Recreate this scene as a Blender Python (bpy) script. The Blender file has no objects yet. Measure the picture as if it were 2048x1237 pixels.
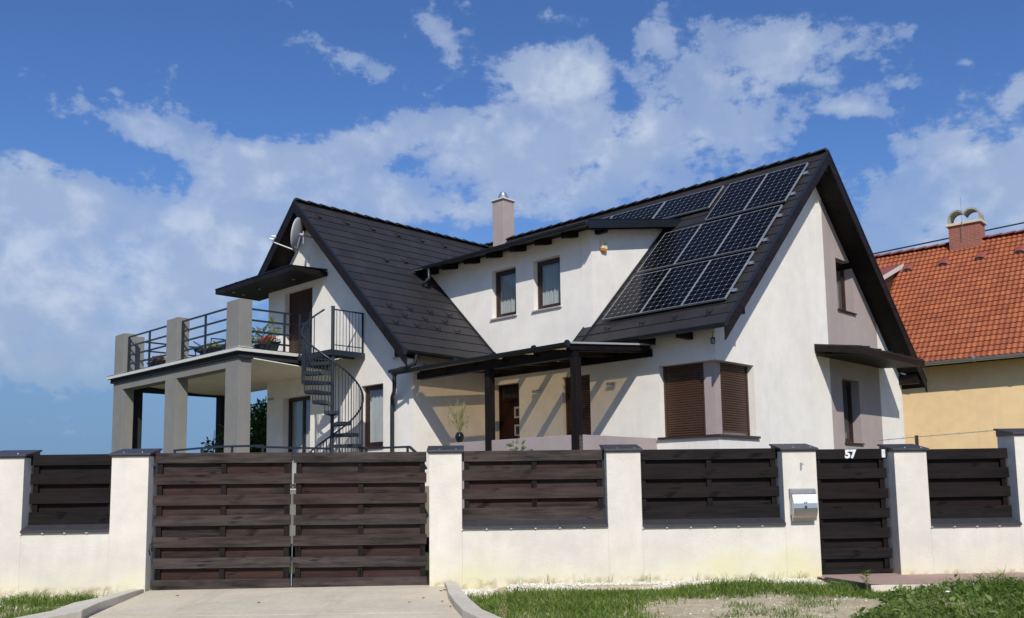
import bpy, bmesh, math, random
import numpy as np
from mathutils import Vector, Matrix
rad = math.radians
random.seed(7); RNG = np.random.default_rng(7)
EYE = 1.65                        # the road is at world z 0; heights below are given relative to the eye
SC = bpy.context.scene
COL = SC.collection

# ------------------------------------------------------------------ camera
W_PX, F_PX, CX, CY = 2048.0, 1844.392, 1024.0, 768.112
PITCH, ROLL = rad(6.537), rad(-0.835)
cam = bpy.data.cameras.new("camera"); cam_o = bpy.data.objects.new("camera", cam); COL.objects.link(cam_o)
cam.sensor_fit = 'HORIZONTAL'; cam.sensor_width = 36.0; cam.lens = 36.0*F_PX/W_PX
cam.shift_y = (CY-618.5)/W_PX
cam.clip_start = .1; cam.clip_end = 6000
cam_o.location = (0, 0, EYE)
fwd = Vector((0, math.cos(PITCH), math.sin(PITCH))); up0 = Vector((0, -math.sin(PITCH), math.cos(PITCH))); rt0 = Vector((1, 0, 0))
rt = rt0*math.cos(ROLL)+up0*math.sin(ROLL); up = -rt0*math.sin(ROLL)+up0*math.cos(ROLL)
cam_o.rotation_euler = Matrix((rt, up, -fwd)).transposed().to_euler()
SC.camera = cam_o

# ------------------------------------------------------------------ sky and sun
SUN_D = Vector((-0.095, 1.385, -1.115)).normalized()      # direction the light travels
SUN_EL = math.asin(-SUN_D.z); SUN_ROT = math.atan2(-SUN_D.x, -SUN_D.y)
SC.view_settings.view_transform = 'Standard'; SC.view_settings.look = 'None'
SC.view_settings.exposure = 0.0; SC.view_settings.gamma = 1.0
SC.render.engine = 'CYCLES'
SC.cycles.use_denoising = True
SC.cycles.max_bounces = 8; SC.cycles.transparent_max_bounces = 16
world = bpy.data.worlds.new("World"); SC.world = world; world.use_nodes = True

class NT:
    """small helper for writing node trees"""
    def __init__(s, tree): s.t = tree; s.n = tree.nodes; s.l = tree.links
    def node(s, typ, **kw):
        n = s.n.new(typ)
        for k, v in kw.items(): setattr(n, k, v)
        return n
    def put(s, sock, v):
        if isinstance(v, bpy.types.NodeSocket): s.l.new(v, sock)
        elif v is not None:
            if sock.type == 'RGBA' and not hasattr(v, '__len__'): v = (v, v, v, 1)
            if sock.type == 'RGBA' and len(v) == 3: v = (*v, 1)
            sock.default_value = v
    def m(s, op, a, b=None, c=None, clamp=False):
        n = s.node('ShaderNodeMath', operation=op); n.use_clamp = clamp
        s.put(n.inputs[0], a)
        if b is not None: s.put(n.inputs[1], b)
        if c is not None: s.put(n.inputs[2], c)
        return n.outputs[0]
    def vm(s, op, a, b=None):
        n = s.node('ShaderNodeVectorMath', operation=op); s.put(n.inputs[0], a)
        if b is not None: s.put(n.inputs[1], b)
        return n.outputs[0]
    def mix(s, f, a, b, blend='MIX'):
        n = s.node('ShaderNodeMix', data_type='RGBA', blend_type=blend)
        s.put(n.inputs[0], f); s.put(n.inputs[6], a); s.put(n.inputs[7], b); return n.outputs[2]
    def noise(s, vec, scale, detail=4, rough=.55, dist=0.0, col=False):
        n = s.node('ShaderNodeTexNoise'); s.put(n.inputs['Vector'], vec)
        n.inputs['Scale'].default_value = scale; n.inputs['Detail'].default_value = detail
        n.inputs['Roughness'].default_value = rough; n.inputs['Distortion'].default_value = dist
        return n.outputs['Color' if col else 'Fac']
    def ramp(s, v, a, b, lo=0.0, hi=1.0, smooth=True):
        n = s.node('ShaderNodeMapRange', interpolation_type='SMOOTHSTEP' if smooth else 'LINEAR')
        for i, x in enumerate((v, a, b, lo, hi)): s.put(n.inputs[i], x)
        return n.outputs[0]
    def mapping(s, vec, scale=(1, 1, 1), loc=(0, 0, 0)):
        n = s.node('ShaderNodeMapping'); s.put(n.inputs[0], vec)
        n.inputs['Scale'].default_value = scale; n.inputs['Location'].default_value = loc; return n.outputs[0]
    def sep(s, vec):
        n = s.node('ShaderNodeSeparateXYZ'); s.put(n.inputs[0], vec); return n.outputs
    def comb(s, x, y, z):
        n = s.node('ShaderNodeCombineXYZ')
        for i, v in enumerate((x, y, z)): s.put(n.inputs[i], v)
        return n.outputs[0]

def build_world():
    t = NT(world.node_tree); t.n.clear()
    out = t.node('ShaderNodeOutputWorld'); bg = t.node('ShaderNodeBackground'); t.l.new(bg.outputs[0], out.inputs[0])
    sky = t.node('ShaderNodeTexSky'); sky.sky_type = 'NISHITA'; sky.sun_disc = False
    sky.sun_elevation = SUN_EL; sky.sun_rotation = SUN_ROT; sky.air_density = 1.0; sky.dust_density = 0.6; sky.ozone_density = 2.5
    d = t.vm('NORMALIZE', t.node('ShaderNodeTexCoord').outputs['Generated'])
    x, y, z = t.sep(d)[:3]
    az = t.m('MULTIPLY', t.m('ARCTAN2', x, y), 57.2958); el = t.m('MULTIPLY', t.m('ARCSINE', z), 57.2958)
    # cloud deck seen in perspective: project the view direction on a high plane
    zz = t.m('ADD', t.m('MAXIMUM', z, 0.0), .16)
    p = t.comb(t.m('DIVIDE', x, zz), t.m('DIVIDE', y, zz), 0.0)
    warp = t.noise(p, 1.6, 3, .5, col=True)
    sw = t.node('ShaderNodeVectorMath', operation='SCALE'); t.put(sw.inputs[0], t.vm('SUBTRACT', warp, (.5, .5, .5))); sw.inputs[3].default_value = .35
    pw = t.vm('ADD', p, sw.outputs[0])
    q0 = t.comb(t.m('DIVIDE', az, 5.2), t.m('DIVIDE', el, 4.4), 7.7)
    wq = t.node('ShaderNodeVectorMath', operation='SCALE'); t.put(wq.inputs[0], t.vm('SUBTRACT', t.noise(q0, 1.4, 3, .5, col=True), (.5, .5, .5))); wq.inputs[3].default_value = .12
    q1 = t.vm('ADD', q0, wq.outputs[0])
    n3 = t.noise(q1, 1.5, 9, .58); n2 = t.noise(q1, 5.0, 8, .60); n1 = t.noise(pw, 2.6, 7, .6)
    base = t.m('ADD', t.m('MULTIPLY', n3, .64), t.m('ADD', t.m('MULTIPLY', n2, .26), t.m('MULTIPLY', n1, .10)))
    # where the clouds gather: (azimuth, elevation, half width az, half width el, slope, weight)
    blobs = SKY_BLOBS
    acc = None
    for (a, e, ra, re, k, w) in blobs:
        dx = t.m('SUBTRACT', az, a); dy = t.m('SUBTRACT', t.m('SUBTRACT', el, e), t.m('MULTIPLY', dx, k))
        q = t.m('ADD', t.m('POWER', t.m('DIVIDE', dx, ra), 2.0), t.m('POWER', t.m('DIVIDE', dy, re), 2.0))
        g = t.m('MULTIPLY', t.m('EXPONENT', t.m('MULTIPLY', q, -1.0)), w)
        acc = g if acc is None else t.m('ADD', acc, g)
    acc = t.m('MINIMUM', acc, 1.05)
    n4 = t.noise(t.mapping(q1, (2.6, 4.4, 1.0)), 2.0, 7, .62)
    base = t.m('ADD', base, t.m('MULTIPLY', t.m('SUBTRACT', n4, .5), .20))
    v = t.m('ADD', t.m('MULTIPLY', t.m('SUBTRACT', base, .5), 3.3), t.m('SUBTRACT', t.m('MULTIPLY', acc, .97), .09))
    soft = t.m('ADD', t.m('MULTIPLY', t.m('SUBTRACT', t.noise(q1, .85, 4, .5), .5), 2.4), acc)
    dens = t.m('ADD', t.m('MULTIPLY', t.ramp(v, .24, .60), .48), t.m('MULTIPLY', t.ramp(soft, .30, 1.2), .38))
    dens = t.m('MULTIPLY', dens, t.ramp(v, .10, .45))
    lump = t.m('ADD', t.m('MULTIPLY', t.m('SUBTRACT', t.noise(q1, 1.9, 7, .52), .5), 2.6), .42)
    bright = t.m('MULTIPLY', t.ramp(lump, .20, 1.0), t.ramp(v, .35, 1.0))
    low = t.ramp(el, 2.0, 13.0)                                    # lower clouds are greyer, seen edge-on through haze
    ccol = t.mix(bright, (.37, .47, .67), (.60, .68, .81))
    ccol = t.mix(t.m('MULTIPLY', t.m('SUBTRACT', 1.0, low), .75), ccol, (.34, .44, .58))
    skyc = t.node('ShaderNodeVectorMath', operation='SCALE'); t.l.new(sky.outputs[0], skyc.inputs[0]); skyc.inputs[3].default_value = SKY_S
    tint = t.mix(1.0, skyc.outputs[0], SKY_TINT, 'MULTIPLY')
    hz = t.ramp(el, 0.0, 22.0)
    tint = t.mix(t.m('MULTIPLY', t.m('SUBTRACT', 1.0, hz), .97), tint, (.175, .305, .505))
    c = t.mix(dens, tint, ccol)
    t.l.new(c, bg.inputs['Color']); bg.inputs['Strength'].default_value = 1.0

SKY_S = .10
SKY_TINT = (.60, .86, 1.27)
SKY_BLOBS = [
    (7.4, 24.8, 0.96, 3.04, 0, -0.55),
    (-2.1, 23.8, 1.78, 0.85, 0, -0.45),
    (-0.1, 27.5, 1.96, 1.62, 0, -0.30),
    (21.6, 20.1, 3.05, 0.68, 0, -0.55),
    (15.1, 19.1, 4.18, 1.14, 0, 0.15),
    (-26.3, 7.6, 9.63, 1.67, 0, 0.45),
    (-28.0, 11.9, 2.98, 2.18, 0, 0.20),
    (-11.9, 15.6, 2.75, 1.18, 0, -0.25),
    (7.0, 27.3, 0.96, 1.61, 0, -0.30),
    (-26.5, 10.9, 10.70, 4.70, 0, 0.50),
    (-18.4, 14.9, 7.48, 2.60, 0, 0.30),
    (-0.6, 19.9, 13.50, 2.35, 0, 0.25),
    (27.4, 15.0, 4.00, 3.23, 0, 0.30),
    (-25.7, 12.6, 8.8, 3.32, 0.09, 0.85), (-27.4, 16.7, 3.81, 1.47, -0.14, 0.8), (-29.6, 13.9, 2.91, 1.6, 0.11, 0.3),
    (-16.2, 19.4, 7.74, 2.12, -0.26, 0.85), (-22.0, 20.7, 2.65, 0.97, -0.19, 0.75), (-14.3, 16.0, 10.51, 2.93, 0.05, 0.62),
    (-5.4, 22.2, 8.98, 1.37, 0.27, 0.62), (2.0, 21.3, 9.01, 1.74, -0.07, 0.5), (4.2, 19.2, 8.93, 2.35, -0.04, 0.62),
    (-10.1, 25.7, 3.64, 0.87, -0.27, 0.85), (-5.3, 27.9, 1.62, 0.91, -0.47, 0.55), (-1.7, 28.5, 1.31, 0.67, -0.0, 0.35),
    (3.3, 25.4, 4.54, 1.94, -0.14, 1.0), (-3.6, 25.5, 0.91, 1.24, -0.25, 0.5), (3.8, 28.1, 2.93, 0.53, -0.21, 0.45),
    (12.9, 24.3, 5.85, 3.28, -0.1, 0.85), (19.0, 25.4, 5.81, 1.44, -0.15, 0.6), (9.3, 26.9, 1.91, 1.07, -0.08, 0.3),
    (20.8, 21.6, 1.97, 0.65, -0.15, 0.75), (24.0, 22.3, 1.89, 0.47, -0.17, 0.5), (19.2, 23.3, 1.73, 0.48, -0.14, 0.4),
    (10.6, 21.2, 6.84, 1.57, -0.08, 0.5), (27.5, 22.8, 0.66, 0.35, -0.2, 0.6), (26.3, 17.9, 5.39, 3.2, -0.27, 0.85),
    (30.2, 21.0, 1.32, 1.0, 0.31, 1.0), (24.8, 14.6, 6.79, 2.48, -0.13, 0.5), (-10.1, 18.0, 6.22, 1.47, -0.06, 0.3),
    (7.3, 17.0, 6.27, 1.78, -0.05, 0.4), (-28.0, 18.4, 1.01, 0.47, -0.07, 0.7), (-26.9, 9.5, 12.6, 3.32, 0.07, 0.42),
    (-21.9, 17.7, 1.66, 0.83, 0.3, -0.35), (-3.8, 18.6, 2.55, 0.65, 0.0, -0.3), (22.1, 18.8, 3.02, 1.1, -0.74, -0.45),
    (-2.5, 16.9, 3.83, 0.75, -0.0, 0.25),
]
build_world()
sun = bpy.data.lights.new("sun", 'SUN'); sun.energy = 4.0; sun.angle = rad(.5); sun.color = (1.0, .955, .88)
sun_o = bpy.data.objects.new("sun", sun); COL.objects.link(sun_o)
sun_o.rotation_euler = SUN_D.to_track_quat('-Z', 'Y').to_euler(); sun_o.location = (5, -20, 25)

# ------------------------------------------------------------------ frames
A_H = 45.77
HOUSE_O = (3.959, 17.739); HOUSE_R = rad(A_H-90)
class Frame:
    """kind 'h': house axes (U away along the ridge, V towards the back, Z up), 'f': fence axes, 'w': world, 'n': neighbour's house"""
    def __init__(s, kind, base=(0, 0, 0)):
        s.k = kind; s.b = base
        s.rot = {'h': HOUSE_R, 'f': math.atan(.05), 'w': 0.0, 'n': rad(49-90)}[kind]
        s.org = {'h': HOUSE_O, 'f': (0, 13.5), 'w': (0, 0), 'n': (13.6805, 27.0)}[kind]
    def loc(s, p):
        a = (-1 if s.k in 'hn' else 1)
        return (a*(p[0]-s.b[0]), p[1]-s.b[1], p[2]-s.b[2])
    def world(s, p):
        a = (-1 if s.k in 'hn' else 1); x, y = a*p[0], p[1]; c, n = math.cos(s.rot), math.sin(s.rot)
        return (s.org[0]+c*x-n*y, s.org[1]+n*x+c*y, p[2]+EYE)
    def put(s, o):
        o.location = s.world(s.b); o.rotation_euler = (0, 0, s.rot)

class MB:
    """collects shapes given in a frame's own coordinates"""
    def __init__(s, fr): s.fr = fr; s.v = []; s.f = []; s.uv = None
    def add(s, vs, fs):
        o = len(s.v); s.v += [s.fr.loc(p) for p in vs]; s.f += [tuple(i+o for i in f) for f in fs]; return s
    def box(s, a0, a1, b0, b1, c0, c1):
        vs = [(a0, b0, c0), (a1, b0, c0), (a1, b1, c0), (a0, b1, c0), (a0, b0, c1), (a1, b0, c1), (a1, b1, c1), (a0, b1, c1)]
        return s.add(vs, [(0, 1, 2, 3), (4, 5, 6, 7), (0, 1, 5, 4), (1, 2, 6, 5), (2, 3, 7, 6), (3, 0, 4, 7)])
    def prism(s, poly, axis, a, b):
        """poly: points in the other two axes, extruded along axis ('U','V','Z') from a to b"""
        def P(q, t): return {'U': (t, q[0], q[1]), 'V': (q[0], t, q[1]), 'Z': (q[0], q[1], t)}[axis]
        n = len(poly); vs = [P(q, a) for q in poly]+[P(q, b) for q in poly]
        return s.add(vs, [tuple(range(n)), tuple(range(n, 2*n))]+[(i, (i+1) % n, n+(i+1) % n, n+i) for i in range(n)])
    def slab(s, q, d):
        """q: 4+ points of the top, d: vector to the bottom"""
        n = len(q); vs = list(q)+[tuple(p[i]+d[i] for i in range(3)) for p in q]
        return s.add(vs, [tuple(range(n)), tuple(range(n, 2*n))]+[(i, (i+1) % n, n+(i+1) % n, n+i) for i in range(n)])
    def tube(s, pts, r, n=8, cap=True, r2=None):
        pts = [Vector(p) for p in pts]; rings = []
        prev = None
        for i, p in enumerate(pts):
            t = (pts[min(i+1, len(pts)-1)]-pts[max(i-1, 0)]).normalized()
            ref = Vector((0, 0, 1)) if abs(t.z) < .95 else Vector((1, 0, 0))
            if prev is not None: ref = prev
            a = t.cross(ref).normalized(); b = a.cross(t).normalized(); prev = b
            rr = r if r2 is None else r+(r2-r)*i/(len(pts)-1)
            rings.append([tuple(p+(a*math.cos(2*math.pi*k/n)+b*math.sin(2*math.pi*k/n))*rr) for k in range(n)])
        vs = [q for R in rings for q in R]; fs = []
        for i in range(len(pts)-1):
            fs += [(i*n+k, i*n+(k+1) % n, (i+1)*n+(k+1) % n, (i+1)*n+k) for k in range(n)]
        if cap: fs += [tuple(range(n)), tuple(range(len(vs)-n, len(vs)))]
        return s.add(vs, fs)
    def bar(s, p, q, w, h, up=(0, 0, 1)):
        """square bar from p to q, w across, h along up"""
        p, q, up = Vector(p), Vector(q), Vector(up); t = (q-p).normalized(); a = t.cross(up).normalized()*w/2; b = t.cross(a).normalized()*h/2
        vs = [tuple(c+x*a+y*b) for c in (p, q) for x, y in ((-1, -1), (1, -1), (1, 1), (-1, 1))]
        return s.add(vs, [(0, 1, 2, 3), (4, 5, 6, 7), (0, 1, 5, 4), (1, 2, 6, 5), (2, 3, 7, 6), (3, 0, 4, 7)])
    def lathe(s, prof, c, n=20):
        """prof: (radius, z) list about a vertical axis at c"""
        vs = []; fs = []
        for r, z in prof: vs += [(c[0]+r*math.cos(2*math.pi*k/n), c[1]+r*math.sin(2*math.pi*k/n), c[2]+z) for k in range(n)]
        for i in range(len(prof)-1): fs += [(i*n+k, i*n+(k+1) % n, (i+1)*n+(k+1) % n, (i+1)*n+k) for k in range(n)]
        fs += [tuple(range(n)), tuple(range(len(vs)-n, len(vs)))]
        return s.add(vs, fs)
    def gutter(s, p, q, r, n=10):
        """half-round open gutter from p to q with wall thickness, closed ends"""
        p, q = Vector(p), Vector(q); t = (q-p).normalized(); a = t.cross(Vector((0, 0, 1))).normalized(); b = Vector((0, 0, 1))
        prof = [(r*math.cos(math.pi+math.pi*k/n), r*math.sin(math.pi+math.pi*k/n)) for k in range(n+1)]
        inn = [((r-.012)*math.cos(-math.pi*k/n), (r-.012)*math.sin(-math.pi*k/n)) for k in range(n+1)]
        ring = prof+inn; m = len(ring)
        vs = [tuple(c+a*x+b*z) for c in (p, q) for x, z in ring]
        fs = [(i, (i+1) % m, m+(i+1) % m, m+i) for i in range(m)]
        for e in (0, m): fs += [tuple(e+k for k in range(n+1))]
        for i in range(n):
            for e in (0, m): fs.append((e+i, e+i+1, e+m-2-i, e+m-1-i))
        s.add(vs, fs)
        s.tube([tuple(p+a*r+b*.004), tuple(q+a*r+b*.004)], .011, 6); s.tube([tuple(p-a*r+b*.004), tuple(q-a*r+b*.004)], .011, 6)
        return s
    def build(s, name, mat, parent=None, smooth=False, bevel=0, fix=True):
        me = bpy.data.meshes.new(name); me.from_pydata(s.v, [], s.f)
        if fix:
            bm = bmesh.new(); bm.from_mesh(me); bmesh.ops.recalc_face_normals(bm, faces=bm.faces); bm.to_mesh(me); bm.free()
        if mat: me.materials.append(mat)
        if smooth: me.shade_smooth()
        o = bpy.data.objects.new(name, me); COL.objects.link(o)
        if parent is not None: o.parent = parent
        else: s.fr.put(o)
        if smooth and smooth != 'all':
            md = o.modifiers.new("split", 'EDGE_SPLIT'); md.split_angle = rad(38)
        if bevel:
            md = o.modifiers.new("bevel", 'BEVEL'); md.width = bevel; md.segments = 2; md.limit_method = 'ANGLE'; md.angle_limit = rad(40)
        return o

def build_split(self, name, mat, parent=None, **kw):
    """every loose piece becomes an object of its own"""
    par = list(range(len(self.v)))
    def root(i):
        while par[i] != i: par[i] = par[par[i]]; i = par[i]
        return i
    for f in self.f:
        for i in f[1:]: par[root(i)] = root(f[0])
    groups = {}
    for f in self.f: groups.setdefault(root(f[0]), []).append(f)
    out = []
    for fs in groups.values():
        ids = sorted({i for f in fs for i in f}); mp = {i: k for k, i in enumerate(ids)}
        m = MB(self.fr); m.v = [self.v[i] for i in ids]; m.f = [tuple(mp[i] for i in f) for f in fs]
        out.append(m.build(name, mat, parent, **kw))
    return out
MB.build_split = build_split
def tag(o, label=None, cat=None, group=None, kind=None):
    if label: o['label'] = label
    if cat: o['category'] = cat
    if group: o['group'] = group
    if kind: o['kind'] = kind
    return o
def thing(name, fr, label, cat, group=None):
    o = bpy.data.objects.new(name, None); COL.objects.link(o); fr.put(o); o.empty_display_size = .2
    return tag(o, label, cat, group)
def copy_tree(o, parent=None):
    c = o.copy(); COL.objects.link(c)
    if parent is not None: c.parent = parent
    for ch in [x for x in COL.objects if x.parent == o]: copy_tree(ch, c)
    return c
def place(o, fr_kind, p):
    fr = Frame(fr_kind, p); fr.put(o)

# ------------------------------------------------------------------ materials
def new_mat(name):
    m = bpy.data.materials.new(name); m.use_nodes = True; t = NT(m.node_tree); b = t.n['Principled BSDF']; return m, t, b
def bump(t, b, h, dist, strength=1.0):
    n = t.node('ShaderNodeBump'); n.inputs['Distance'].default_value = dist; n.inputs['Strength'].default_value = strength
    t.put(n.inputs['Height'], h); t.l.new(n.outputs[0], b.inputs['Normal'])
def plain(name, col, rough=.5, metal=0.0, vary=.12, scale=6.0, bmp=0.0, bscale=60.0, spec=None):
    m, t, b = new_mat(name); o = t.node('ShaderNodeTexCoord').outputs['Object']
    f = t.noise(o, scale, 5, .6)
    c = t.mix(f, tuple(x*(1-vary*1.6) for x in col), tuple(min(1, x*(1+vary*1.6)) for x in col))
    t.l.new(c, b.inputs['Base Color']); b.inputs['Metallic'].default_value = metal
    t.put(b.inputs['Roughness'], t.ramp(t.noise(o, scale*3, 3), .3, .7, rough*.85, min(1, rough*1.15)))
    if spec is not None: b.inputs['Specular IOR Level'].default_value = spec
    if bmp: bump(t, b, t.noise(o, bscale, 3, .6), bmp)
    return m
def stucco(name, col, stripe=None, stain=False, vary=.06, grain=.004):
    m, t, b = new_mat(name); o = t.node('ShaderNodeTexCoord').outputs['Object']
    x, y, z = t.sep(o)[:3]
    big = t.noise(o, .7, 5, .6); mid = t.noise(o, 3.2, 4, .6)
    f = t.m('ADD', t.m('MULTIPLY', big, .6), t.m('MULTIPLY', mid, .4))
    def var(cc): return t.mix(t.ramp(f, .3, .7), tuple(v*(1-vary*1.5) for v in cc), tuple(min(1, v*(1+vary)) for v in cc))
    c = var(col)
    if stripe:
        u0, v0, v1, sc = stripe          # a painted band on the gable face
        k = t.m('MULTIPLY', t.m('GREATER_THAN', y, v0), t.m('MULTIPLY', t.m('LESS_THAN', y, v1), t.m('GREATER_THAN', x, -u0)))
        c = t.mix(k, c, var(sc))
    # faint vertical rain streaks
    st = t.noise(t.mapping(o, (5.0, 5.0, .25)), 1.0, 4, .6)
    c = t.mix(t.m('MULTIPLY', t.ramp(st, .55, .75), .11), c, t.mix(1.0, c, (.55, .56, .55), 'MULTIPLY'))
    if stain:
        zt = stain
        ed = t.noise(o, 1.3, 5, .65)
        hgt = t.m('ADD', zt, t.m('MULTIPLY', t.m('SUBTRACT', ed, .5), 1.0))
        k = t.m('SUBTRACT', 1.0, t.ramp(z, t.m('SUBTRACT', hgt, .30), t.m('ADD', hgt, .22)))
        c = t.mix(t.m('MULTIPLY', k, t.ramp(t.noise(o, .55, 3), .38, .62, .25, .95)), c, (.72, .66, .40))
        k2 = t.m('SUBTRACT', 1.0, t.ramp(z, .02, .14))
        c = t.mix(t.m('MULTIPLY', k2, t.ramp(t.noise(o, 7, 4), .4, .7)), c, (.42, .34, .20))
    t.l.new(c, b.inputs['Base Color']); b.inputs['Roughness'].default_value = .92; b.inputs['Specular IOR Level'].default_value = .15
    bump(t, b, t.m('ADD', t.noise(o, 130, 2, .6), t.m('MULTIPLY', t.noise(o, 28, 3, .6), .7)), grain)
    return m
def wood(name, dark, light, axis=0, rough=.55, red=None, grain=1.0):
    """stained timber: grain along the axis, knots, a tone of its own for every board"""
    m, t, b = new_mat(name); g = t.node('ShaderNodeNewGeometry'); o = t.node('ShaderNodeTexCoord').outputs['Object']
    isl = g.outputs['Random Per Island']
    off = t.vm('ADD', o, t.comb(t.m('MULTIPLY', isl, 37.0), t.m('MULTIPLY', isl, 11.0), t.m('MULTIPLY', isl, 53.0)))
    s = [9.0, 9.0, 9.0]; s[axis] = .7
    gr = t.noise(t.mapping(off, tuple(s)), 2.2, 6, .65, .4)
    s2 = [2.2, 2.2, 2.2]; s2[axis] = .8
    bl = t.noise(t.mapping(off, tuple(s2)), 1.5, 4, .6)
    vor = t.node('ShaderNodeTexVoronoi'); s3 = [4.2, 4.2, 4.2]; s3[axis] = 2.0
    t.put(vor.inputs['Vector'], t.mapping(t.vm('ADD', off, t.comb(gr, 0.0, gr)), tuple(s3))); vor.inputs['Scale'].default_value = 1.0
    knot = t.m('SUBTRACT', 1.0, t.ramp(vor.outputs['Distance'], .05, .24))
    f = t.m('ADD', t.m('MULTIPLY', t.ramp(gr, .3, .72), .6), t.m('MULTIPLY', t.ramp(bl, .32, .68), .4))
    c = t.mix(f, dark, light)
    if red: c = t.mix(t.m('MULTIPLY', t.ramp(t.m('ADD', t.m('MULTIPLY', isl, .6), t.m('MULTIPLY', bl, .6)), .42, .82), red[3]), c, red[:3])
    c = t.mix(t.m('MULTIPLY', isl, .45), c, t.mix(1.0, c, (.55, .52, .52), 'MULTIPLY'))
    c = t.mix(t.m('MULTIPLY', knot, .75), c, tuple(x*.45 for x in dark))
    t.l.new(c, b.inputs['Base Color']); b.inputs['Roughness'].default_value = rough; b.inputs['Specular IOR Level'].default_value = .15
    bump(t, b, t.m('SUBTRACT', gr, knot), .004*grain)
    return m
WHITE = (.85, .80, .72); MAUVE = (.395, .328, .308)
M = {}
M['house'] = stucco('house_stucco', WHITE, stripe=(.8, 4.918, 7.694, MAUVE))
M['white'] = stucco('white_stucco', WHITE)
M['fence'] = stucco('fence_stucco', (.73, .675, .585), stain=.34, vary=.09, grain=.006)
M['mauve'] = stucco('mauve_stucco', (.40, .33, .312))
M['grey'] = stucco('grey_stucco', (.235, .225, .205), vary=.07)
M['dark_shade'] = stucco('dark_shade_stucco', (.030, .034, .038), vary=.05)  # dark tone; paints in shade on the terrace's rear column and side beam
M['soffit'] = stucco('ceiling_paint', (.85, .80, .66))
M['yellow'] = stucco('yellow_stucco', (.90, .65, .35), vary=.06)
M['metal'] = plain('anthracite_metal', (.014, .018, .022), .38, .1, .1)
M['rail'] = plain('grey_blue_steel', (.022, .029, .038), .42, .1, .08)
M['cap'] = plain('slate_grey_cap', (.044, .042, .047), .5, 0, .2, 9, .002)
M['galv'] = plain('galvanised_steel', (.42, .45, .48), .35, .7, .12)
M['whitemetal'] = plain('white_painted_metal', (.62, .60, .55), .5, 0, .08)
M['dishgrey'] = plain('light_grey_dish', (.40, .41, .41), .45, .1, .05)
M['lead'] = plain('lead_flashing', (.14, .14, .145), .5, .3, .1)
M['white_plastic'] = plain('white_plastic', (.75, .75, .74), .4, 0, .04)
M['wood'] = wood('dark_timber', (.005, .004, .0038), (.018, .0125, .011), 0, .5)
M['woodv'] = wood('dark_timber_upright', (.006, .0042, .004), (.022, .0145, .013), 2, .5)
M['plank'] = wood('fence_plank', (.0105, .0083, .0078), (.094, .074, .065), 0, .6, red=(.060, .030, .020, .30))
M['plank_back'] = wood('fence_plank_behind', (.0100, .0075, .0065), (.076, .050, .042), 0, .6, red=(.058, .023, .015, .5))
M['plank_dark'] = wood('fence_plank_dark', (.0045, .0036, .0035), (.022, .0175, .0165), 0, .6, red=(.020, .009, .007, .30))
M['plank_back_dark'] = wood('fence_plank_behind_dark', (.0045, .0035, .0032), (.022, .015, .0130), 0, .6, red=(.026, .012, .009, .4))
M['barge'] = wood('barge_board', (.006, .005, .005), (.026, .019, .019), 1, .5)
M['wood_soffit'] = wood('soffit_boards', (.006, .004, .0035), (.022, .011, .008), 0, .55)
M['shutter'] = plain('brown_shutter', (.066, .033, .019), .38, .1, .08)
M['frame'] = plain('brown_window_frame', (.032, .014, .010), .4, 0, .15)
M['sill'] = plain('brown_sill', (.050, .026, .020), .35, .2, .1)
M['white_sill'] = plain('white_sill', (.6, .59, .56), .5, 0, .05)
M['door'] = wood('red_brown_door', (.020, .005, .0045), (.052, .012, .010), 2, .35)
M['concrete'] = None
M['curtain'] = plain('white_curtain', (.46, .46, .45), .9, 0, .06)
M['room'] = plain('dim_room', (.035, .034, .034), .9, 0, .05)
M['black'] = plain('black_glaze', (.010, .011, .013), .12, 0, .05)
M['dark_plastic'] = plain('dark_grey_plastic', (.018, .020, .023), .5, 0, .1)
M['orange'] = plain('orange_lens', (.75, .22, .03), .3, 0, .05)
M['cream'] = plain('cream_plastic', (.75, .68, .42), .4, 0, .05)
M['brick'] = None; M['leaf'] = None

def glass_mat():
    m = bpy.data.materials.new('window_glass'); m.use_nodes = True; t = NT(m.node_tree); t.n.clear()
    out = t.node('ShaderNodeOutputMaterial'); gl = t.node('ShaderNodeBsdfGlossy'); tr = t.node('ShaderNodeBsdfTransparent'); mx = t.node('ShaderNodeMixShader')
    gl.inputs['Roughness'].default_value = .02; gl.inputs['Color'].default_value = (.9, .95, 1, 1); tr.inputs['Color'].default_value = (.92, .94, .94, 1)
    lw = t.node('ShaderNodeLayerWeight'); lw.inputs['Blend'].default_value = .5
    fr = t.m('ADD', t.m('MULTIPLY', t.m('POWER', lw.outputs['Facing'], 4.0), .8), .035)
    o = t.node('ShaderNodeTexCoord').outputs['Object']; bp = t.node('ShaderNodeBump'); bp.inputs['Distance'].default_value = .003
    t.put(bp.inputs['Height'], t.noise(o, 1.6, 2)); t.l.new(bp.outputs[0], gl.inputs['Normal'])
    t.l.new(fr, mx.inputs[0]); t.l.new(tr.outputs[0], mx.inputs[1]); t.l.new(gl.outputs[0], mx.inputs[2]); t.l.new(mx.outputs[0], out.inputs[0])
    return m
M['glass'] = glass_mat()
def bronze_mat():
    m = bpy.data.materials.new('bronze_polycarbonate'); m.use_nodes = True; t = NT(m.node_tree); t.n.clear()
    out = t.node('ShaderNodeOutputMaterial'); d = t.node('ShaderNodeBsdfPrincipled'); tr = t.node('ShaderNodeBsdfTransparent'); mx = t.node('ShaderNodeMixShader')
    d.inputs['Base Color'].default_value = (.05, .035, .02, 1); d.inputs['Roughness'].default_value = .25; tr.inputs['Color'].default_value = (.72, .62, .46, 1); mx.inputs[0].default_value = .25
    t.l.new(tr.outputs[0], mx.inputs[1]); t.l.new(d.outputs[0], mx.inputs[2]); t.l.new(mx.outputs[0], out.inputs[0]); return m
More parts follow.
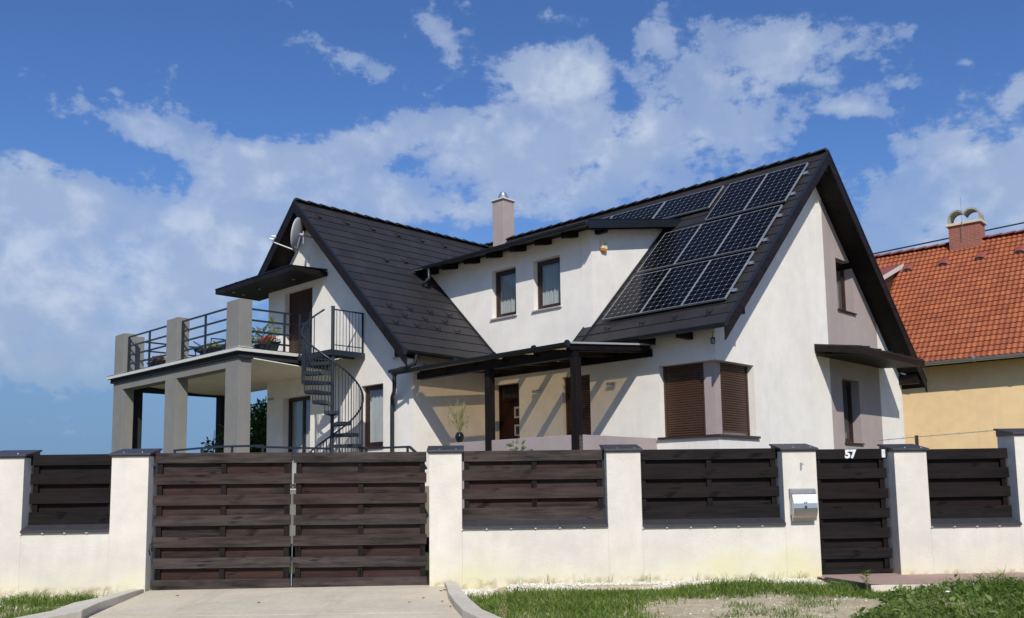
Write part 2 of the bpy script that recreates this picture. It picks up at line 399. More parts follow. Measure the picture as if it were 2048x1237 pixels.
M['bronze'] = bronze_mat()
def tile_mat(name, dark, light, width, rough, uvm=(1, 1), stainc=None):
    """roof tiles: uv.x along the course in metres, uv.y counts courses"""
    m, t, b = new_mat(name)
    uv = t.node('ShaderNodeUVMap').outputs[0]; o = t.node('ShaderNodeTexCoord').outputs['Object']
    u, v, _ = t.sep(uv)[:3]
    row = t.m('FLOOR', v); uu = t.m('ADD', t.m('DIVIDE', u, width), t.m('MULTIPLY', t.m('MODULO', row, 2.0), .5))
    cell = t.comb(t.m('FLOOR', uu), row, 0.0)
    wn = t.node('ShaderNodeTexWhiteNoise'); wn.noise_dimensions = '3D'; t.put(wn.inputs[0], cell)
    f = t.m('ADD', t.m('MULTIPLY', wn.outputs[0], .45), t.m('MULTIPLY', t.noise(o, 1.1, 5, .6), .55))
    c = t.mix(t.ramp(f, .2, .8), dark, light)
    fx = t.m('FRACT', uu); edge = t.m('MINIMUM', fx, t.m('SUBTRACT', 1.0, fx))
    joint = t.m('SUBTRACT', 1.0, t.ramp(edge, .0, .018))
    c = t.mix(t.m('MULTIPLY', joint, .55), c, tuple(x*.35 for x in dark))
    if stainc:
        sn = t.noise(t.mapping(o, (1.2, 1.2, 1.2)), 1.6, 5, .7)
        c = t.mix(t.m('MULTIPLY', t.ramp(sn, .56, .74), stainc[3]), c, stainc[:3])
    t.l.new(c, b.inputs['Base Color']); b.inputs['Roughness'].default_value = rough; b.inputs['Specular IOR Level'].default_value = .35
    bump(t, b, t.m('SUBTRACT', t.m('MULTIPLY', t.noise(o, 45, 3), .4), joint), .006)
    return m
M['tile'] = tile_mat('black_flat_tiles', (.0235, .0215, .0225), (.0320, .0290, .0305), .42, .55, stainc=(.070, .060, .050, .35))
M['tile_red'] = tile_mat('terracotta_pantiles', (.300, .084, .036), (.400, .122, .050), .32, .75, stainc=(.17, .075, .05, .55))
def panel_mat():
    m, t, b = new_mat('solar_cells')
    uv = t.node('ShaderNodeUVMap').outputs[0]; u, v, _ = t.sep(uv)[:3]
    fu, fv = t.m('FRACT', u), t.m('FRACT', v)
    eu = t.m('MINIMUM', fu, t.m('SUBTRACT', 1.0, fu)); ev = t.m('MINIMUM', fv, t.m('SUBTRACT', 1.0, fv))
    line = t.m('MAXIMUM', t.m('LESS_THAN', eu, .020), t.m('LESS_THAN', ev, .020))
    diam = t.m('LESS_THAN', t.m('ADD', eu, ev), .085)
    bus = t.m('LESS_THAN', t.m('ABSOLUTE', t.m('SUBTRACT', t.m('ABSOLUTE', t.m('SUBTRACT', fu, .5)), .17)), .007)
    wn = t.node('ShaderNodeTexWhiteNoise'); t.put(wn.inputs[0], t.comb(t.m('FLOOR', u), t.m('FLOOR', v), 0.0))
    c = t.mix(wn.outputs[0], (.0016, .0019, .0036), (.0032, .0037, .0062))
    c = t.mix(t.m('MULTIPLY', bus, .10), c, (.12, .13, .15))
    c = t.mix(t.m('MULTIPLY', line, .40), c, (.34, .36, .40)); c = t.mix(t.m('MULTIPLY', diam, .8), c, (.50, .53, .57))
    t.l.new(c, b.inputs['Base Color']); b.inputs['Roughness'].default_value = .10; b.inputs['Specular IOR Level'].default_value = .08
    return m
M['cells'] = panel_mat()
def concrete_mat(name, col, vary=.1):
    m, t, b = new_mat(name); o = t.node('ShaderNodeTexCoord').outputs['Object']
    f = t.m('ADD', t.m('MULTIPLY', t.noise(o, 1.1, 6, .65), .6), t.m('MULTIPLY', t.noise(o, 14, 4, .6), .4))
    c = t.mix(t.ramp(f, .3, .7), tuple(x*(1-vary) for x in col), tuple(x*(1+vary) for x in col))
    c = t.mix(t.m('MULTIPLY', t.ramp(t.noise(t.mapping(o, (.5, 2.5, 1)), 1.4, 4, .6), .55, .75), .35), c, tuple(x*.72 for x in col))
    if name == 'pale_concrete':      # tyre tracks worn into the slab
        gx = t.sep(o)[0]
        for x0 in (-4.15, -2.35):
            k = t.m('SUBTRACT', 1.0, t.ramp(t.m('ABSOLUTE', t.m('SUBTRACT', gx, x0)), .04, .24))
            c = t.mix(t.m('MULTIPLY', t.m('MULTIPLY', k, t.ramp(t.noise(t.mapping(o, (7, .8, 1)), 1.5, 4), .35, .7)), .30), c, tuple(x*.6 for x in col))
    c = t.mix(t.m('MULTIPLY', t.ramp(t.noise(o, 55, 2), .66, .75), .4), c, tuple(x*.5 for x in col))
    t.l.new(c, b.inputs['Base Color']); b.inputs['Roughness'].default_value = .85; b.inputs['Specular IOR Level'].default_value = .2
    bump(t, b, t.m('ADD', t.noise(o, 70, 3), t.noise(o, 6, 3)), .004)
    return m
M['concrete'] = concrete_mat('pale_concrete', (.63, .55, .41), .14)
M['cowl'] = concrete_mat('weathered_concrete', (.34, .32, .27), .2)
M['floor_tile'] = concrete_mat('beige_floor_tiles', (.30, .26, .20))
M['kerb'] = concrete_mat('kerb_concrete', (.62, .56, .45), .12)
M['asphalt'] = concrete_mat('grey_asphalt', (.06, .06, .06), .2)
def ground_mat():
    m, t, b = new_mat('verge_soil'); o = t.node('ShaderNodeTexCoord').outputs['Object']
    f = t.m('ADD', t.m('MULTIPLY', t.noise(o, .9, 6, .65), .5), t.m('MULTIPLY', t.noise(o, 9, 5, .7), .5))
    soil = t.mix(t.ramp(f, .32, .68), (.45, .36, .22), (.72, .60, .40))
    soil = t.mix(t.ramp(t.noise(o, 45, 2), .58, .68), soil, (.80, .73, .58))
    green = t.mix(t.noise(o, 6, 4), (.035, .055, .015), (.09, .12, .035))
    k = t.ramp(t.noise(o, .35, 4, .6), .42, .55)
    x, y, z = t.sep(o)[:3]
    far = t.ramp(y, 13.9, 14.1)
    c = t.mix(t.m('MAXIMUM', t.m('MULTIPLY', k, .15), far), soil, green)
    t.l.new(c, b.inputs['Base Color']); b.inputs['Roughness'].default_value = .95; b.inputs['Specular IOR Level'].default_value = .1
    bump(t, b, t.m('ADD', t.noise(o, 30, 4, .7), t.noise(o, 5, 3)), .03)
    return m
M['ground'] = ground_mat()
def brick_mat(name, c1, c2, mortar, scale, bw, bh, bmp=.004):
    m, t, b = new_mat(name); o = t.node('ShaderNodeTexCoord').outputs['Object']
    br = t.node('ShaderNodeTexBrick'); g = t.node('ShaderNodeUVMap').outputs[0]
    t.l.new(g, br.inputs['Vector']); br.inputs['Color1'].default_value = (*c1, 1); br.inputs['Color2'].default_value = (*c2, 1); br.inputs['Mortar'].default_value = (*mortar, 1)
    br.inputs['Scale'].default_value = scale; br.inputs['Brick Width'].default_value = bw; br.inputs['Row Height'].default_value = bh; br.inputs['Mortar Size'].default_value = .012
    c = t.mix(t.m('MULTIPLY', t.noise(o, 9, 4), .4), br.outputs[0], (.30, .22, .18))
    t.l.new(c, b.inputs['Base Color']); b.inputs['Roughness'].default_value = .9
    bump(t, b, t.m('SUBTRACT', t.noise(o, 60, 3), br.outputs['Fac']), bmp)
    return m
M['brick'] = brick_mat('red_brick', (.36, .075, .035), (.27, .05, .025), (.30, .17, .12), 1.0, .25, .075)
M['paver'] = brick_mat('pink_paver', (.50, .30, .23), (.42, .25, .20), (.36, .30, .25), 1.0, .2, .1)
def leaf_mat(name, a, bcol, trans=.35):
    m, t, b = new_mat(name); g = t.node('ShaderNodeNewGeometry')
    f = g.outputs['Random Per Island']
    c = t.mix(f, a, bcol); t.l.new(c, b.inputs['Base Color']); b.inputs['Roughness'].default_value = .5; b.inputs['Specular IOR Level'].default_value = .3
    tr = t.node('ShaderNodeBsdfTranslucent'); t.l.new(t.mix(1.0, c, (1.5, 1.7, .7), 'MULTIPLY'), tr.inputs['Color'])
    mx = t.node('ShaderNodeMixShader'); mx.inputs[0].default_value = trans; out = t.n['Material Output']
    t.l.new(b.outputs[0], mx.inputs[1]); t.l.new(tr.outputs[0], mx.inputs[2]); t.l.new(mx.outputs[0], out.inputs[0])
    return m
M['leaf'] = leaf_mat('tree_leaf', (.035, .070, .014), (.11, .17, .040))
M['leaf_pale'] = leaf_mat('pale_leaf', (.13, .17, .05), (.24, .28, .10))
M['grass'] = leaf_mat('grass_blade', (.065, .115, .014), (.22, .29, .06), .35)
M['weed'] = leaf_mat('weed_leaf', (.075, .125, .028), (.27, .34, .12), .4)
M['dry'] = leaf_mat('dry_stalk', (.30, .24, .12), (.46, .40, .24), .2)
M['red_flower'] = leaf_mat('red_petal', (.30, .012, .014), (.55, .04, .04), .25)
M['yellow_flower'] = leaf_mat('cream_petal', (.55, .50, .22), (.75, .70, .40), .25)
M['bark'] = plain('bark', (.10, .075, .05), .9, 0, .3, 12, .01, 30)
M['pebble'] = None
m_, t_, b_ = new_mat('white_pebble'); g_ = t_.node('ShaderNodeNewGeometry')
t_.l.new(t_.mix(g_.outputs['Random Per Island'], (.48, .43, .32), (.86, .82, .70)), b_.inputs['Base Color']); b_.inputs['Roughness'].default_value = .8; M['pebble'] = m_
m_, t_, b_ = new_mat('brushed_stainless'); o_ = t_.node('ShaderNodeTexCoord').outputs['Object']
b_.inputs['Metallic'].default_value = 1.0; b_.inputs['Base Color'].default_value = (.66, .67, .68, 1); b_.inputs['Roughness'].default_value = .36
bump(t_, b_, t_.noise(t_.mapping(o_, (2, 90, 90)), 4.0, 2), .0006); M['steel'] = m_

# ------------------------------------------------------------------ ground
def gz(y):
    """height of the verge relative to the eye: level at the fence, falling to the road"""
    if y >= 13.3: return -1.36
    return max(-1.36-.04*(13.3-y), -1.61)
def grid_surface(name, xs, ys, zf, mat, fr=Frame('w')):
    b = MB(fr); nx = len(xs)
    b.v = [(x, y, zf(x, y)) for y in ys for x in xs]
    b.f = [(j*nx+i, j*nx+i+1, (j+1)*nx+i+1, (j+1)*nx+i) for j in range(len(ys)-1) for i in range(nx-1)]
    return b.build(name, mat, fix=False)
DRIVE_L = [(13.6, -5.24), (12.82, -5.18), (11.87, -5.42), (11.19, -5.23)]
xs = [-3000, -300, -60, -30, -18]+list(np.arange(-14, 14.01, .35))+[18, 30, 60, 300, 3000]
ys = [-3000, -200, -20, 2, 7.0]+list(np.arange(7.3, 14.2, .3))+[16, 20, 30, 60, 300, 4500]
def terr(x, y):
    z = gz(y) if y > 7 else -1.70
    if 7 < y < 13.25 and -14 < x < 14 and not (-6.4 < x < -.1): z += .035*math.sin(2.3*x+1.3*y)*math.sin(1.7*y+.6*x)-.01
    if -6.4 <= x <= -.1 and 7 < y < 14: z -= .06
    return z
g = grid_surface('ground', xs, ys, terr, M['ground']); tag(g, 'sandy soil verge and yard', None, None, 'structure')
# concrete driveway (sheet above the soil) and its flared kerbs
b = MB(Frame('w'))
ysd = [13.62, 13.3, 12.8, 12.2, 11.5, 11.26]
lx = lambda y: np.interp(y, [9, 11.2, 11.9, 12.8, 13.6], [-5.3, -5.06, -5.12, -5.16, -5.22])
rx = lambda y: np.interp(y, [9, 10.8, 12.2, 13.8], [-.42, -.60, -.86, -.98])
def strip(b, yy, dz=0.0):
    for y0, y1 in zip(yy[:-1], yy[1:]):
        q = [(lx(y0)-.03, y0, gz(y0)+dz), (rx(y0)+.03, y0, gz(y0)+dz), (rx(y1)+.03, y1, gz(y1)+dz), (lx(y1)-.03, y1, gz(y1)+dz)]
        b.slab(q, (0, 0, -.09))
strip(b, ysd)
b.build('driveway', M['concrete'])['kind'] = 'structure'
b = MB(Frame('w')); strip(b, [11.245, 10.5, 9.5, 8.4, 7.4], -.004)
b.build('driveway_apron', M['concrete'])['kind'] = 'structure'
b = MB(Frame('w')); b.slab([(-400, 7.0, -1.65), (400, 7.0, -1.65), (400, 2.0, -1.65), (-400, 2.0, -1.65)], (0, 0, -.04)); b.build('road', M['asphalt'])['kind'] = 'structure'
def kerb(name, pts, w, h, label):
    """pts: inner foot (x, y); w: width to the outer side (+right, -left); follows the ground"""
    b = MB(Frame('w')); n = len(pts); vs = []
    for i, (x, y, ww, hh) in enumerate(pts):
        z = gz(y)
        vs += [(x, y, z-.1), (x-.01*np.sign(ww), y, z+hh), (x+ww, y, z+hh-.004), (x+ww, y, z-.1)]
    fs = []
    for i in range(n-1):
        for k in range(4): fs.append((i*4+k, i*4+(k+1) % 4, (i+1)*4+(k+1) % 4, (i+1)*4+k))
    fs += [(0, 1, 2, 3), tuple((n-1)*4+k for k in range(4))]
    b.add(vs, fs); o = b.build(name, M['kerb'], bevel=.012); tag(o, label, 'kerb', 'kerbs flanking the driveway'); return o
kerb('kerb', [(-5.25, 13.36, -.20, .04), (-5.20, 12.82, -.17, .08), (-5.17, 12.2, -.20, .10), (-5.18, 11.7, -.32, .11), (-5.12, 11.1, -.36, .11), (-5.6, 10.0, -.36, .11), (-6.2, 8.6, -.36, .10)], 0, 0,
     'concrete kerb left of the driveway, flaring out toward the road')
kerb('kerb', [(-1.0, 13.42, .16, .07), (-.93, 12.9, .16, .08), (-.86, 12.2, .19, .10), (-.74, 11.5, .21, .10), (-.60, 10.85, .22, .10), (-.2, 9.8, .25, .10), (.4, 8.6, .25, .09)], 0, 0,
     'concrete kerb right of the driveway beside the lawn')

# ------------------------------------------------------------------ boundary wall, gates
FH = lambda u: float(np.interp(u, [-7.5, -5.5, -1, 1.5, 4, 6, 8.2], [.0, 0, -.012, -.025, -.045, -.075, -.095]))   # the wall steps down a little to the right
PT = .575          # height of a pillar under its cap
def pillar_poly(b, u0, u1, top, v0=0.0, v1=.45): b.box(u0, u1, v0, v1, -1.6, top)
def cap(parent, fr, u0, u1, z):
    b = MB(fr); o = .032
    # pitched slab: low in front, high behind
    a = [(-o, z-.010), (-o, z+.018), (.45+o, z+.108), (.45+o, z+.082)]
    b.prism(a, 'U', u0-o, u1+o)
    c = b.build('pillar_cap', M['cap'], parent, bevel=.004)
    b2 = MB(fr); b2.prism([(-o+.006, z-.026), (-o+.006, z-.011), (.44, z+.075), (.44, z-.02), (.02, z-.026)], 'U', u0-o+.012, u1+o-.012); b2.build('cap_trim', M['metal'], c)
    b3 = MB(fr)
    for q in (.33, .83): b3.lathe([(.004, 0), (.010, .004), (.006, .018)], (u0+(u1-u0)*q, -o+.02, z+.022), 8)
    b3.build_split('screw', M['galv'], c)
def boards(parent, fr, u0, u1, zt, n, period, h, last=None, posts=(), v=.20, slope=0.0, back_h=None, dark=False):
    """overlapping front and back boards on uprights; zt: top of the first front board"""
    b = MB(fr)
    for i in range(n):
        hh = h if (last is None or i < n-1) else last
        z1 = zt-i*period; e0, e1 = random.uniform(-.006, .006), random.uniform(-.006, .006); z1 += random.uniform(-.004, .004); tl = random.uniform(-.004, .004)
        q = [(u0+.004+e0, v, z1), (u1-.004+e1, v, z1+slope+tl), (u1-.004+e1, v+.022, z1+slope+tl), (u0+.004+e0, v+.022, z1)]
        b.slab(q, (0, 0, -hh))
    b.build('front_board', M['plank_dark' if dark else 'plank'], parent, bevel=.002)
    b = MB(fr); bh = back_h or (period-.055)
    for i in range(n-1):
        z1 = zt-i*period-h+.012
        segs = [u0+.03]+[p for p in posts]+[u1-.03]
        for s0, s1 in zip(segs[:-1], segs[1:]):
            b.slab([(s0+.005, v+.075, z1), (s1-.005, v+.075, z1+slope), (s1-.005, v+.095, z1+slope), (s0+.005, v+.095, z1)], (0, 0, -(period-h)-.062))
    b.build('back_board', M['plank_back_dark' if dark else 'plank_back'], parent, bevel=.002)
    b = MB(fr)
    zb = zt-(n-1)*period-(last or h)
    for p in [u0+.07]+list(posts)+[u1-.07]:
        b.box(p-.038, p+.038, v+.0235, v+.073, zb+.02, zt-.015)
    b.build_split('upright', M['woodv'], parent)
def wall_section(fr_base, label, pillars, bays, low_left=None, low_right=None, group='white rendered boundary wall sections'):
    fr = Frame('f', fr_base)
    T = thing('boundary_wall', fr, label, 'wall', group)
    b = MB(fr)
    for (u0, u1, top) in pillars: b.box(u0, u1, 0, .45, -1.6, top)
    for (u0, u1, zs) in bays: b.box(u0-.001, u1+.001, .001, .449, -1.6, zs)
    if low_right: b.box(*low_right)
    b.build('masonry', M['fence'], T, bevel=.006)
    for (u0, u1, top) in pillars: cap(T, fr, u0, u1, top)
    for (u0, u1, zs) in bays:
        s = MB(fr); k = int(round((u1-u0)/.335)); w = (u1-u0)/max(k, 1)
        for i in range(k):
            s.prism([(-.035, zs-.028), (-.035, zs+.012), (.21, zs+.085), (.21, zs+.005)], 'U', u0+i*w+.0015, u0+(i+1)*w-.0015)
        so = s.build('sill', M['cap'], T)
        b2 = MB(fr)
        for i in range(k): b2.box(u0+i*w-.012, u0+i*w+.012, -.037, -.033, zs-.034, zs-.024)
        b2.build_split('mortar_dab', M['white_plastic'], so)
        P = bpy.data.objects.new('board_panel', None); COL.objects.link(P); P.parent = T
        top = (.59+FH((u0+u1)/2))*1.011
        post = [(u0+u1)/2+.01] if u1-u0 > 1.5 else []
        boards(P, fr, u0, u1, top, 4, (top-(zs+.10))/4+.028, .155, last=.035+(top-(zs+.095))-3*((top-(zs+.10))/4+.028), posts=post, dark=not (-1 < u0 < 0))
    return T
zb = lambda u: -.535+FH(u)*1.2+.025
wall_section((-6.2, 0, -1.37), 'white rendered wall with slate caps left of the wide driveway gate', [(-9.3, -8.8, PT), (-7.48, -6.965, PT), (-5.745, -5.225, PT)],
             [(-8.8, -7.48, -.49), (-6.965, -5.745, -.49)])
wall_section((1.6, 0, -1.37), 'long white rendered wall with three capped pillars between the two gates', [(-1.225, -.75, PT-.01), (1.37, 1.875, PT-.025), (3.99, 4.50, PT-.045)],
             [(-.75, 1.37, zb(.3)), (1.875, 3.99, zb(3.))])
wall_section((6.9, 0, -1.37), 'white rendered wall right of the narrow gate, its far pillar taller', [(5.685, 6.18, PT-.07), (7.545, 8.06, .725), (9.9, 10.4, .725)],
             [(6.18, 7.545, zb(6.9)+.0), (8.06, 9.9, -.46)])
# wide double gate
fr = Frame('f', (-3.2, .2, -1.36))
G = thing('driveway_gate', fr, 'wide double-leaf gate of dark brown overlapping boards across the driveway', 'gate')
for (u0, u1, name) in ((-5.205, -3.235, 0), (-3.205, -1.262, 1)):
    L = bpy.data.objects.new('gate_leaf', None); COL.objects.link(L); L.parent = G
    boards(L, fr, u0, u1, .598-(.010 if name else 0), 7, .3025, .150, last=.190, posts=((-4.22,) if not name else (-2.235,)), slope=-.010, v=.20)
b = MB(fr); b.tube([(-3.22, .235, -1.17), (-3.22, .235, .10)], .006, 6); b.box(-3.226, -3.214, .2, .25, -1.34, -1.16); b.build('drop_bolt', M['galv'], G)
b = MB(fr)
for z in (.35, -.75): b.box(-5.235, -5.19, .205, .225, z-.06, z+.06)
b.tube([(-5.222, .14, -.70), (-5.222, .10, -.78), (-5.222, .16, -.86)], .012, 6); b.build_split('hinge', M['metal'], G)
# narrow gate
fr = Frame('f', (5.09, .2, -1.33))
G = thing('garden_gate', fr, 'narrow garden gate of very dark boards with a white house number', 'gate')
L = bpy.data.objects.new('gate_leaf', None); COL.objects.link(L); L.parent = G
boards(L, fr, 4.535, 5.655, .535, 7, .2970, .150, last=.10, v=.20, dark=True)
b = MB(fr)
b.box(4.50, 4.535, .17, .26, -.36, -.30); b.lathe([(.012, 0), (.026, .012), (.026, .03), (.010, .04)], (4.50, .15, -.35), 10); b.build('door_knob', M['steel'], G)
def digits(txt, fr, u, v, z, size, mat, parent, name):
    cu = bpy.data.curves.new(name, 'FONT'); cu.body = txt; cu.size = size; cu.extrude = .004; cu.offset = .0085; cu.space_character = 1.0
    to = bpy.data.objects.new(name+'_tmp', cu); COL.objects.link(to); bpy.context.view_layer.update()
    me = bpy.data.meshes.new_from_object(to.evaluated_get(bpy.context.evaluated_depsgraph_get())); bpy.data.objects.remove(to)
    me.transform(Matrix.Translation(fr.loc((u, v, z))) @ Matrix.Rotation(rad(90), 4, 'X')); me.name = name
    me.materials.clear(); me.materials.append(mat); o = bpy.data.objects.new(name, me); COL.objects.link(o)
    if parent: o.parent = parent
    else: fr.put(o)
    return o
digits('57', fr, 5.018, .196, .402, .168, M['white_plastic'], G, 'house_number')
b = MB(fr); b.box(5.578, 5.632, .172, .199, .398, .520); k = b.build('intercom', M['white_plastic'], G, bevel=.004)
b = MB(fr); b.box(5.592, 5.618, .169, .1715, .475, .485); b.build('button', M['dishgrey'], k)

# mailbox on the pillar
fr = Frame('f', (4.25, 0, -.52))
T = thing('mailbox', fr, 'curved stainless steel mailbox on the white pillar left of the narrow gate', 'mailbox')
prof = [(-.002, -.05), (-.03, -.045), (-.075, -.062), (-.10, -.122), (-.128, -.16), (-.150, -.22), (-.160, -.29), (-.156, -.35), (-.140, -.41), (-.10, -.48), (-.09, -.515), (-.075, -.513), (-.07, -.44), (-.002, -.44)]
b = MB(fr); b.prism([(-.002, -.05), (-.03, -.045), (-.075, -.062), (-.086, -.10), (-.075, -.43), (-.002, -.44)], 'U', 4.068, 4.432); b.build('case', M['galv'], T, bevel=.003)
b = MB(fr)
pf = [(-.088, -.112), (-.118, -.135), (-.146, -.19), (-.160, -.26), (-.162, -.33), (-.150, -.39), (-.125, -.44), (-.100, -.475), (-.088, -.515)]
pb = [(x+.006, z+.002) for x, z in pf][::-1]
for i in range(len(pf)-1):
    b.add([(4.073, *pf[i]), (4.427, *pf[i]), (4.427, *pf[i+1]), (4.073, *pf[i+1])], [(0, 1, 2, 3)])
    b.add([(4.073, *pf[i]), (4.073, *pf[i+1]), (4.073, -.076, pf[i+1][1]), (4.073, -.076, pf[i][1])], [(0, 1, 2, 3)])
    b.add([(4.427, *pf[i]), (4.427, *pf[i+1]), (4.427, -.076, pf[i+1][1]), (4.427, -.076, pf[i][1])], [(0, 1, 2, 3)])
o = b.build('front_flap', M['steel'], T, smooth=True)
b = MB(fr); b.prism([(-.012, -.046), (-.080, -.064), (-.100, -.120), (-.094, -.121), (-.074, -.069), (-.012, -.050)], 'U', 4.062, 4.438); b.build('lid', M['lead'], T)
b = MB(fr)
ring = [(4.25+.020*math.cos(a), -.163, -.255+.013*math.sin(a)) for a in np.linspace(0, 2*math.pi, 14)]; b.tube(ring, .004, 6)
b.box(4.232, 4.268, -.168, -.163, -.297, -.310); b.box(4.232, 4.268, -.168, -.163, -.313, -.326); b.box(4.238, 4.262, -.166, -.161, -.33, -.345); b.build_split('emblem', M['dark_plastic'], T)
b = MB(fr); b.lathe([(.002, 0), (.008, .002), (.008, .006)], (4.25, -.128, -.165), 10); b.build('lock', M['galv'], T)
fr = Frame('f', (4.258, 0, .23)); b = MB(fr); b.box(4.25, 4.272, -.018, .0, .23, .335); b.tube([(4.262, -.016, .325), (4.30, -.03, .325)], .005, 6)
tag(b.build('sensor', M['galv']), 'small metal sensor bracket on the pillar above the mailbox', 'sensor')

# ------------------------------------------------------------------ the house
HB = (0, 0, -1.0)
FR = Frame('h', HB)
VR, ZR, TH = 4.247, 7.591, rad(43.885); TT = math.tan(TH)
L_ = -2.308; EW = 6.37; WU, WZ, TW = 10.343, 7.403, math.tan(rad(44.575)); WVO = -2.921
D1 = 3.02
def zm(v): return ZR-TT*abs(v-VR)
def zw(u): return WZ-TW*abs(u-WU)
def zd(v): return 5.795+.2065*v            # top of the dormer roof
HOUSE = thing('house', Frame('h', HB), 'white rendered gabled house with dark tiled roofs, grey terrace and mauve painted stripe', 'house')
def solid(parts):
    """boolean union / difference of prisms, returned as one mesh"""
    base = None
    for kind, mb in parts:
        o = mb.build('tmp', None, None); o.location = (0, 0, 0); o.rotation_euler = (0, 0, 0)
        if base is None: base = o; continue
        md = base.modifiers.new('b', 'BOOLEAN'); md.operation = kind; md.solver = 'EXACT'; md.object = o; md.use_self = False
        o.hide_render = True
        bpy.context.view_layer.update()
        me = bpy.data.meshes.new_from_object(base.evaluated_get(bpy.context.evaluated_depsgraph_get()))
        base.modifiers.clear(); base.data = me
        bpy.data.objects.remove(o)
    me = base.data; bpy.data.objects.remove(base); return me
G0 = -1.0
U2 = 12.53
off = .088
body = MB(FR); body.prism([(0, G0), (0, zm(0)-off), (VR, ZR-off), (9.088, zm(9.088)-off), (9.088, G0)], 'U', 0, 12.4)
dorm = MB(FR); dorm.prism([(0, 2.6), (0, zd(0)-.10), (3.2, zd(3.2)-.12), (3.2, 2.6)], 'U', D1, 9.2)
wing = MB(FR); wing.prism([(EW, G0), (EW, zw(EW)-off), (WU, WZ-off), (U2, zw(U2)-off), (U2, G0)], 'V', L_, 4.5)
stub = MB(FR).box(11.9, U2, L_, L_+.40, 4.5, 5.50)
parts = [('', body), ('UNION', dorm), ('UNION', wing), ('UNION', stub)]
def cut(*a): m = MB(FR); m.box(*a); parts.append(('DIFFERENCE', m))
RC = .14
WIN_D = [(5.348, 6.16, 4.105, 5.283), (3.951, 4.778, 4.105, 5.283)]          # dormer windows, V=0
for (a, b_, c, d) in WIN_D: cut(a, b_, -.1, .75, c, d)
DOOR = (5.30, 6.10, .10, 2.489); PWIN = (3.16, 3.955, .9, 2.478)
cut(DOOR[0], DOOR[1], -.1, .22, .1, 2.489); cut(PWIN[0], PWIN[1], -.1, .20, .85, 2.478)
GW = [(5.53, 6.43, 4.165, 5.43), (5.52, 6.44, .98, 2.50)]                    # gable windows, U=0 (V range)
for (a, b_, c, d) in GW: cut(-.1, .85, a, b_, c, d)
m = MB(FR); m.prism([(-.1, -.1), (1.335, -.1), (1.335, RC+.09), (RC+.09, RC+.09), (RC+.09, 1.44), (-.1, 1.44)], 'Z', .985, 2.455); parts.append(('DIFFERENCE', m))   # corner window
WWIN = (7.455, 8.30, 1.03, 2.50); WDOOR = (10.45, 11.75, .1, 2.49); UDOOR = (10.41, 11.706, 3.36, 5.318)
cut(WWIN[0], WWIN[1], L_-.1, L_+.7, WWIN[2], WWIN[3]); cut(WDOOR[0], WDOOR[1], L_-.1, L_+1.0, WDOOR[2], WDOOR[3]); cut(UDOOR[0], UDOOR[1], L_-.1, L_+.24, UDOOR[2], UDOOR[3])
me = solid(parts); me.name = 'wall'; me.materials.clear(); me.materials.append(M['house'])
for p in me.polygons: p.material_index = 0; p.use_smooth = False
wo = bpy.data.objects.new('wall', me); COL.objects.link(wo); wo.parent = HOUSE

# ---- tiled roof planes: courses as real steps
def tiled(b, P0, run, up, length, slope, course, thick=.020, uvs=None, wave=0, wn=1):
    """P0 eave corner; run, up unit vectors in frame coordinates (frame handedness is handled by MB); one strip per course"""
    P0, run, up = Vector(P0), Vector(run), Vector(up)
    nrm = run.cross(up).normalized();  nrm = nrm if nrm.z > 0 else -nrm
    n = int(math.ceil(slope/course)); cols = max(1, wn)
    for i in range(n):
        s0 = i*course; s1 = min((i+1)*course, slope)+.02
        t1 = .004
        vs = []; uv = []
        for k in range(cols+1):
            x = length*k/cols; w = wave(x) if wave else 0.0
            for (s, h) in ((s0, -.012), (s0, thick), (s1, t1)):
                hh = h+w if h > 0 else h
                vs.append(tuple(P0+run*x+up*s+nrm*hh)); uv.append((x, i+(.02 if s == s0 else .98)))
        fs = []
        for k in range(cols):
            a = k*3; c = a+3
            fs += [(a, c, c+1, a+1), (a+1, c+1, c+2, a+2)]
        o = len(b.v); b.add(vs, fs)
        if uvs is not None: uvs += uv
def finish_uv(o, uvs):
    me = o.data; l = me.uv_layers.new(name='UVMap'); idx = np.empty(len(me.loops), dtype=np.int32); me.loops.foreach_get('vertex_index', idx)
    l.data.foreach_set('uv', np.array(uvs, dtype=np.float32)[idx].ravel())
CM, SM = math.cos(TH), math.sin(TH); TWA = rad(44.575); CW, SW = math.cos(TWA), math.sin(TWA)
U0R = -.545; VE = -.492
# deck under the tiles (with a boarded soffit), then the courses
def deck(name, q, t, mat, parent):
    b = MB(FR); b.slab(q, (0, 0, -t)); return b.build(name, mat, parent)
RO = bpy.data.objects.new('main_roof', None); COL.objects.link(RO); RO.parent = HOUSE
b = MB(FR); DT = .17
VER = 9.344
prof = [(VE+.06, zm(VE+.06)-.015), (VR, ZR-.015), (VER, zm(VER)-.015), (VER, zm(VER)-.015-DT), (VR, ZR-.015-DT), (VE+.06, zm(VE+.06)-.015-.07)]
b.prism(prof, 'U', U0R+.035, D1+.0)
prof2 = [(2.9, zm(2.9)-.015), (VR, ZR-.015), (VER, zm(VER)-.015), (VER, zm(VER)-.015-DT), (VR, ZR-.015-DT), (2.9, zm(2.9)-.015-DT)]
b.prism(prof2, 'U', D1+.001, 12.6)
b.prism([(VE+.02, zm(VE+.02)-.016), (-.003, zm(-.003)-.016), (-.003, zm(-.003)-.19), (VE+.02, zm(VE+.02)-.19)], 'U', D1+.002, 3.30)
b.build('roof_deck', M['wood'], RO)
b = MB(FR); uvs = []
SL = (VR-VE)/CM
tiled(b, (U0R+.02, VE, zm(VE)), (1, 0, 0), (0, CM, SM), D1-U0R-.03, SL, .345, uvs=uvs)
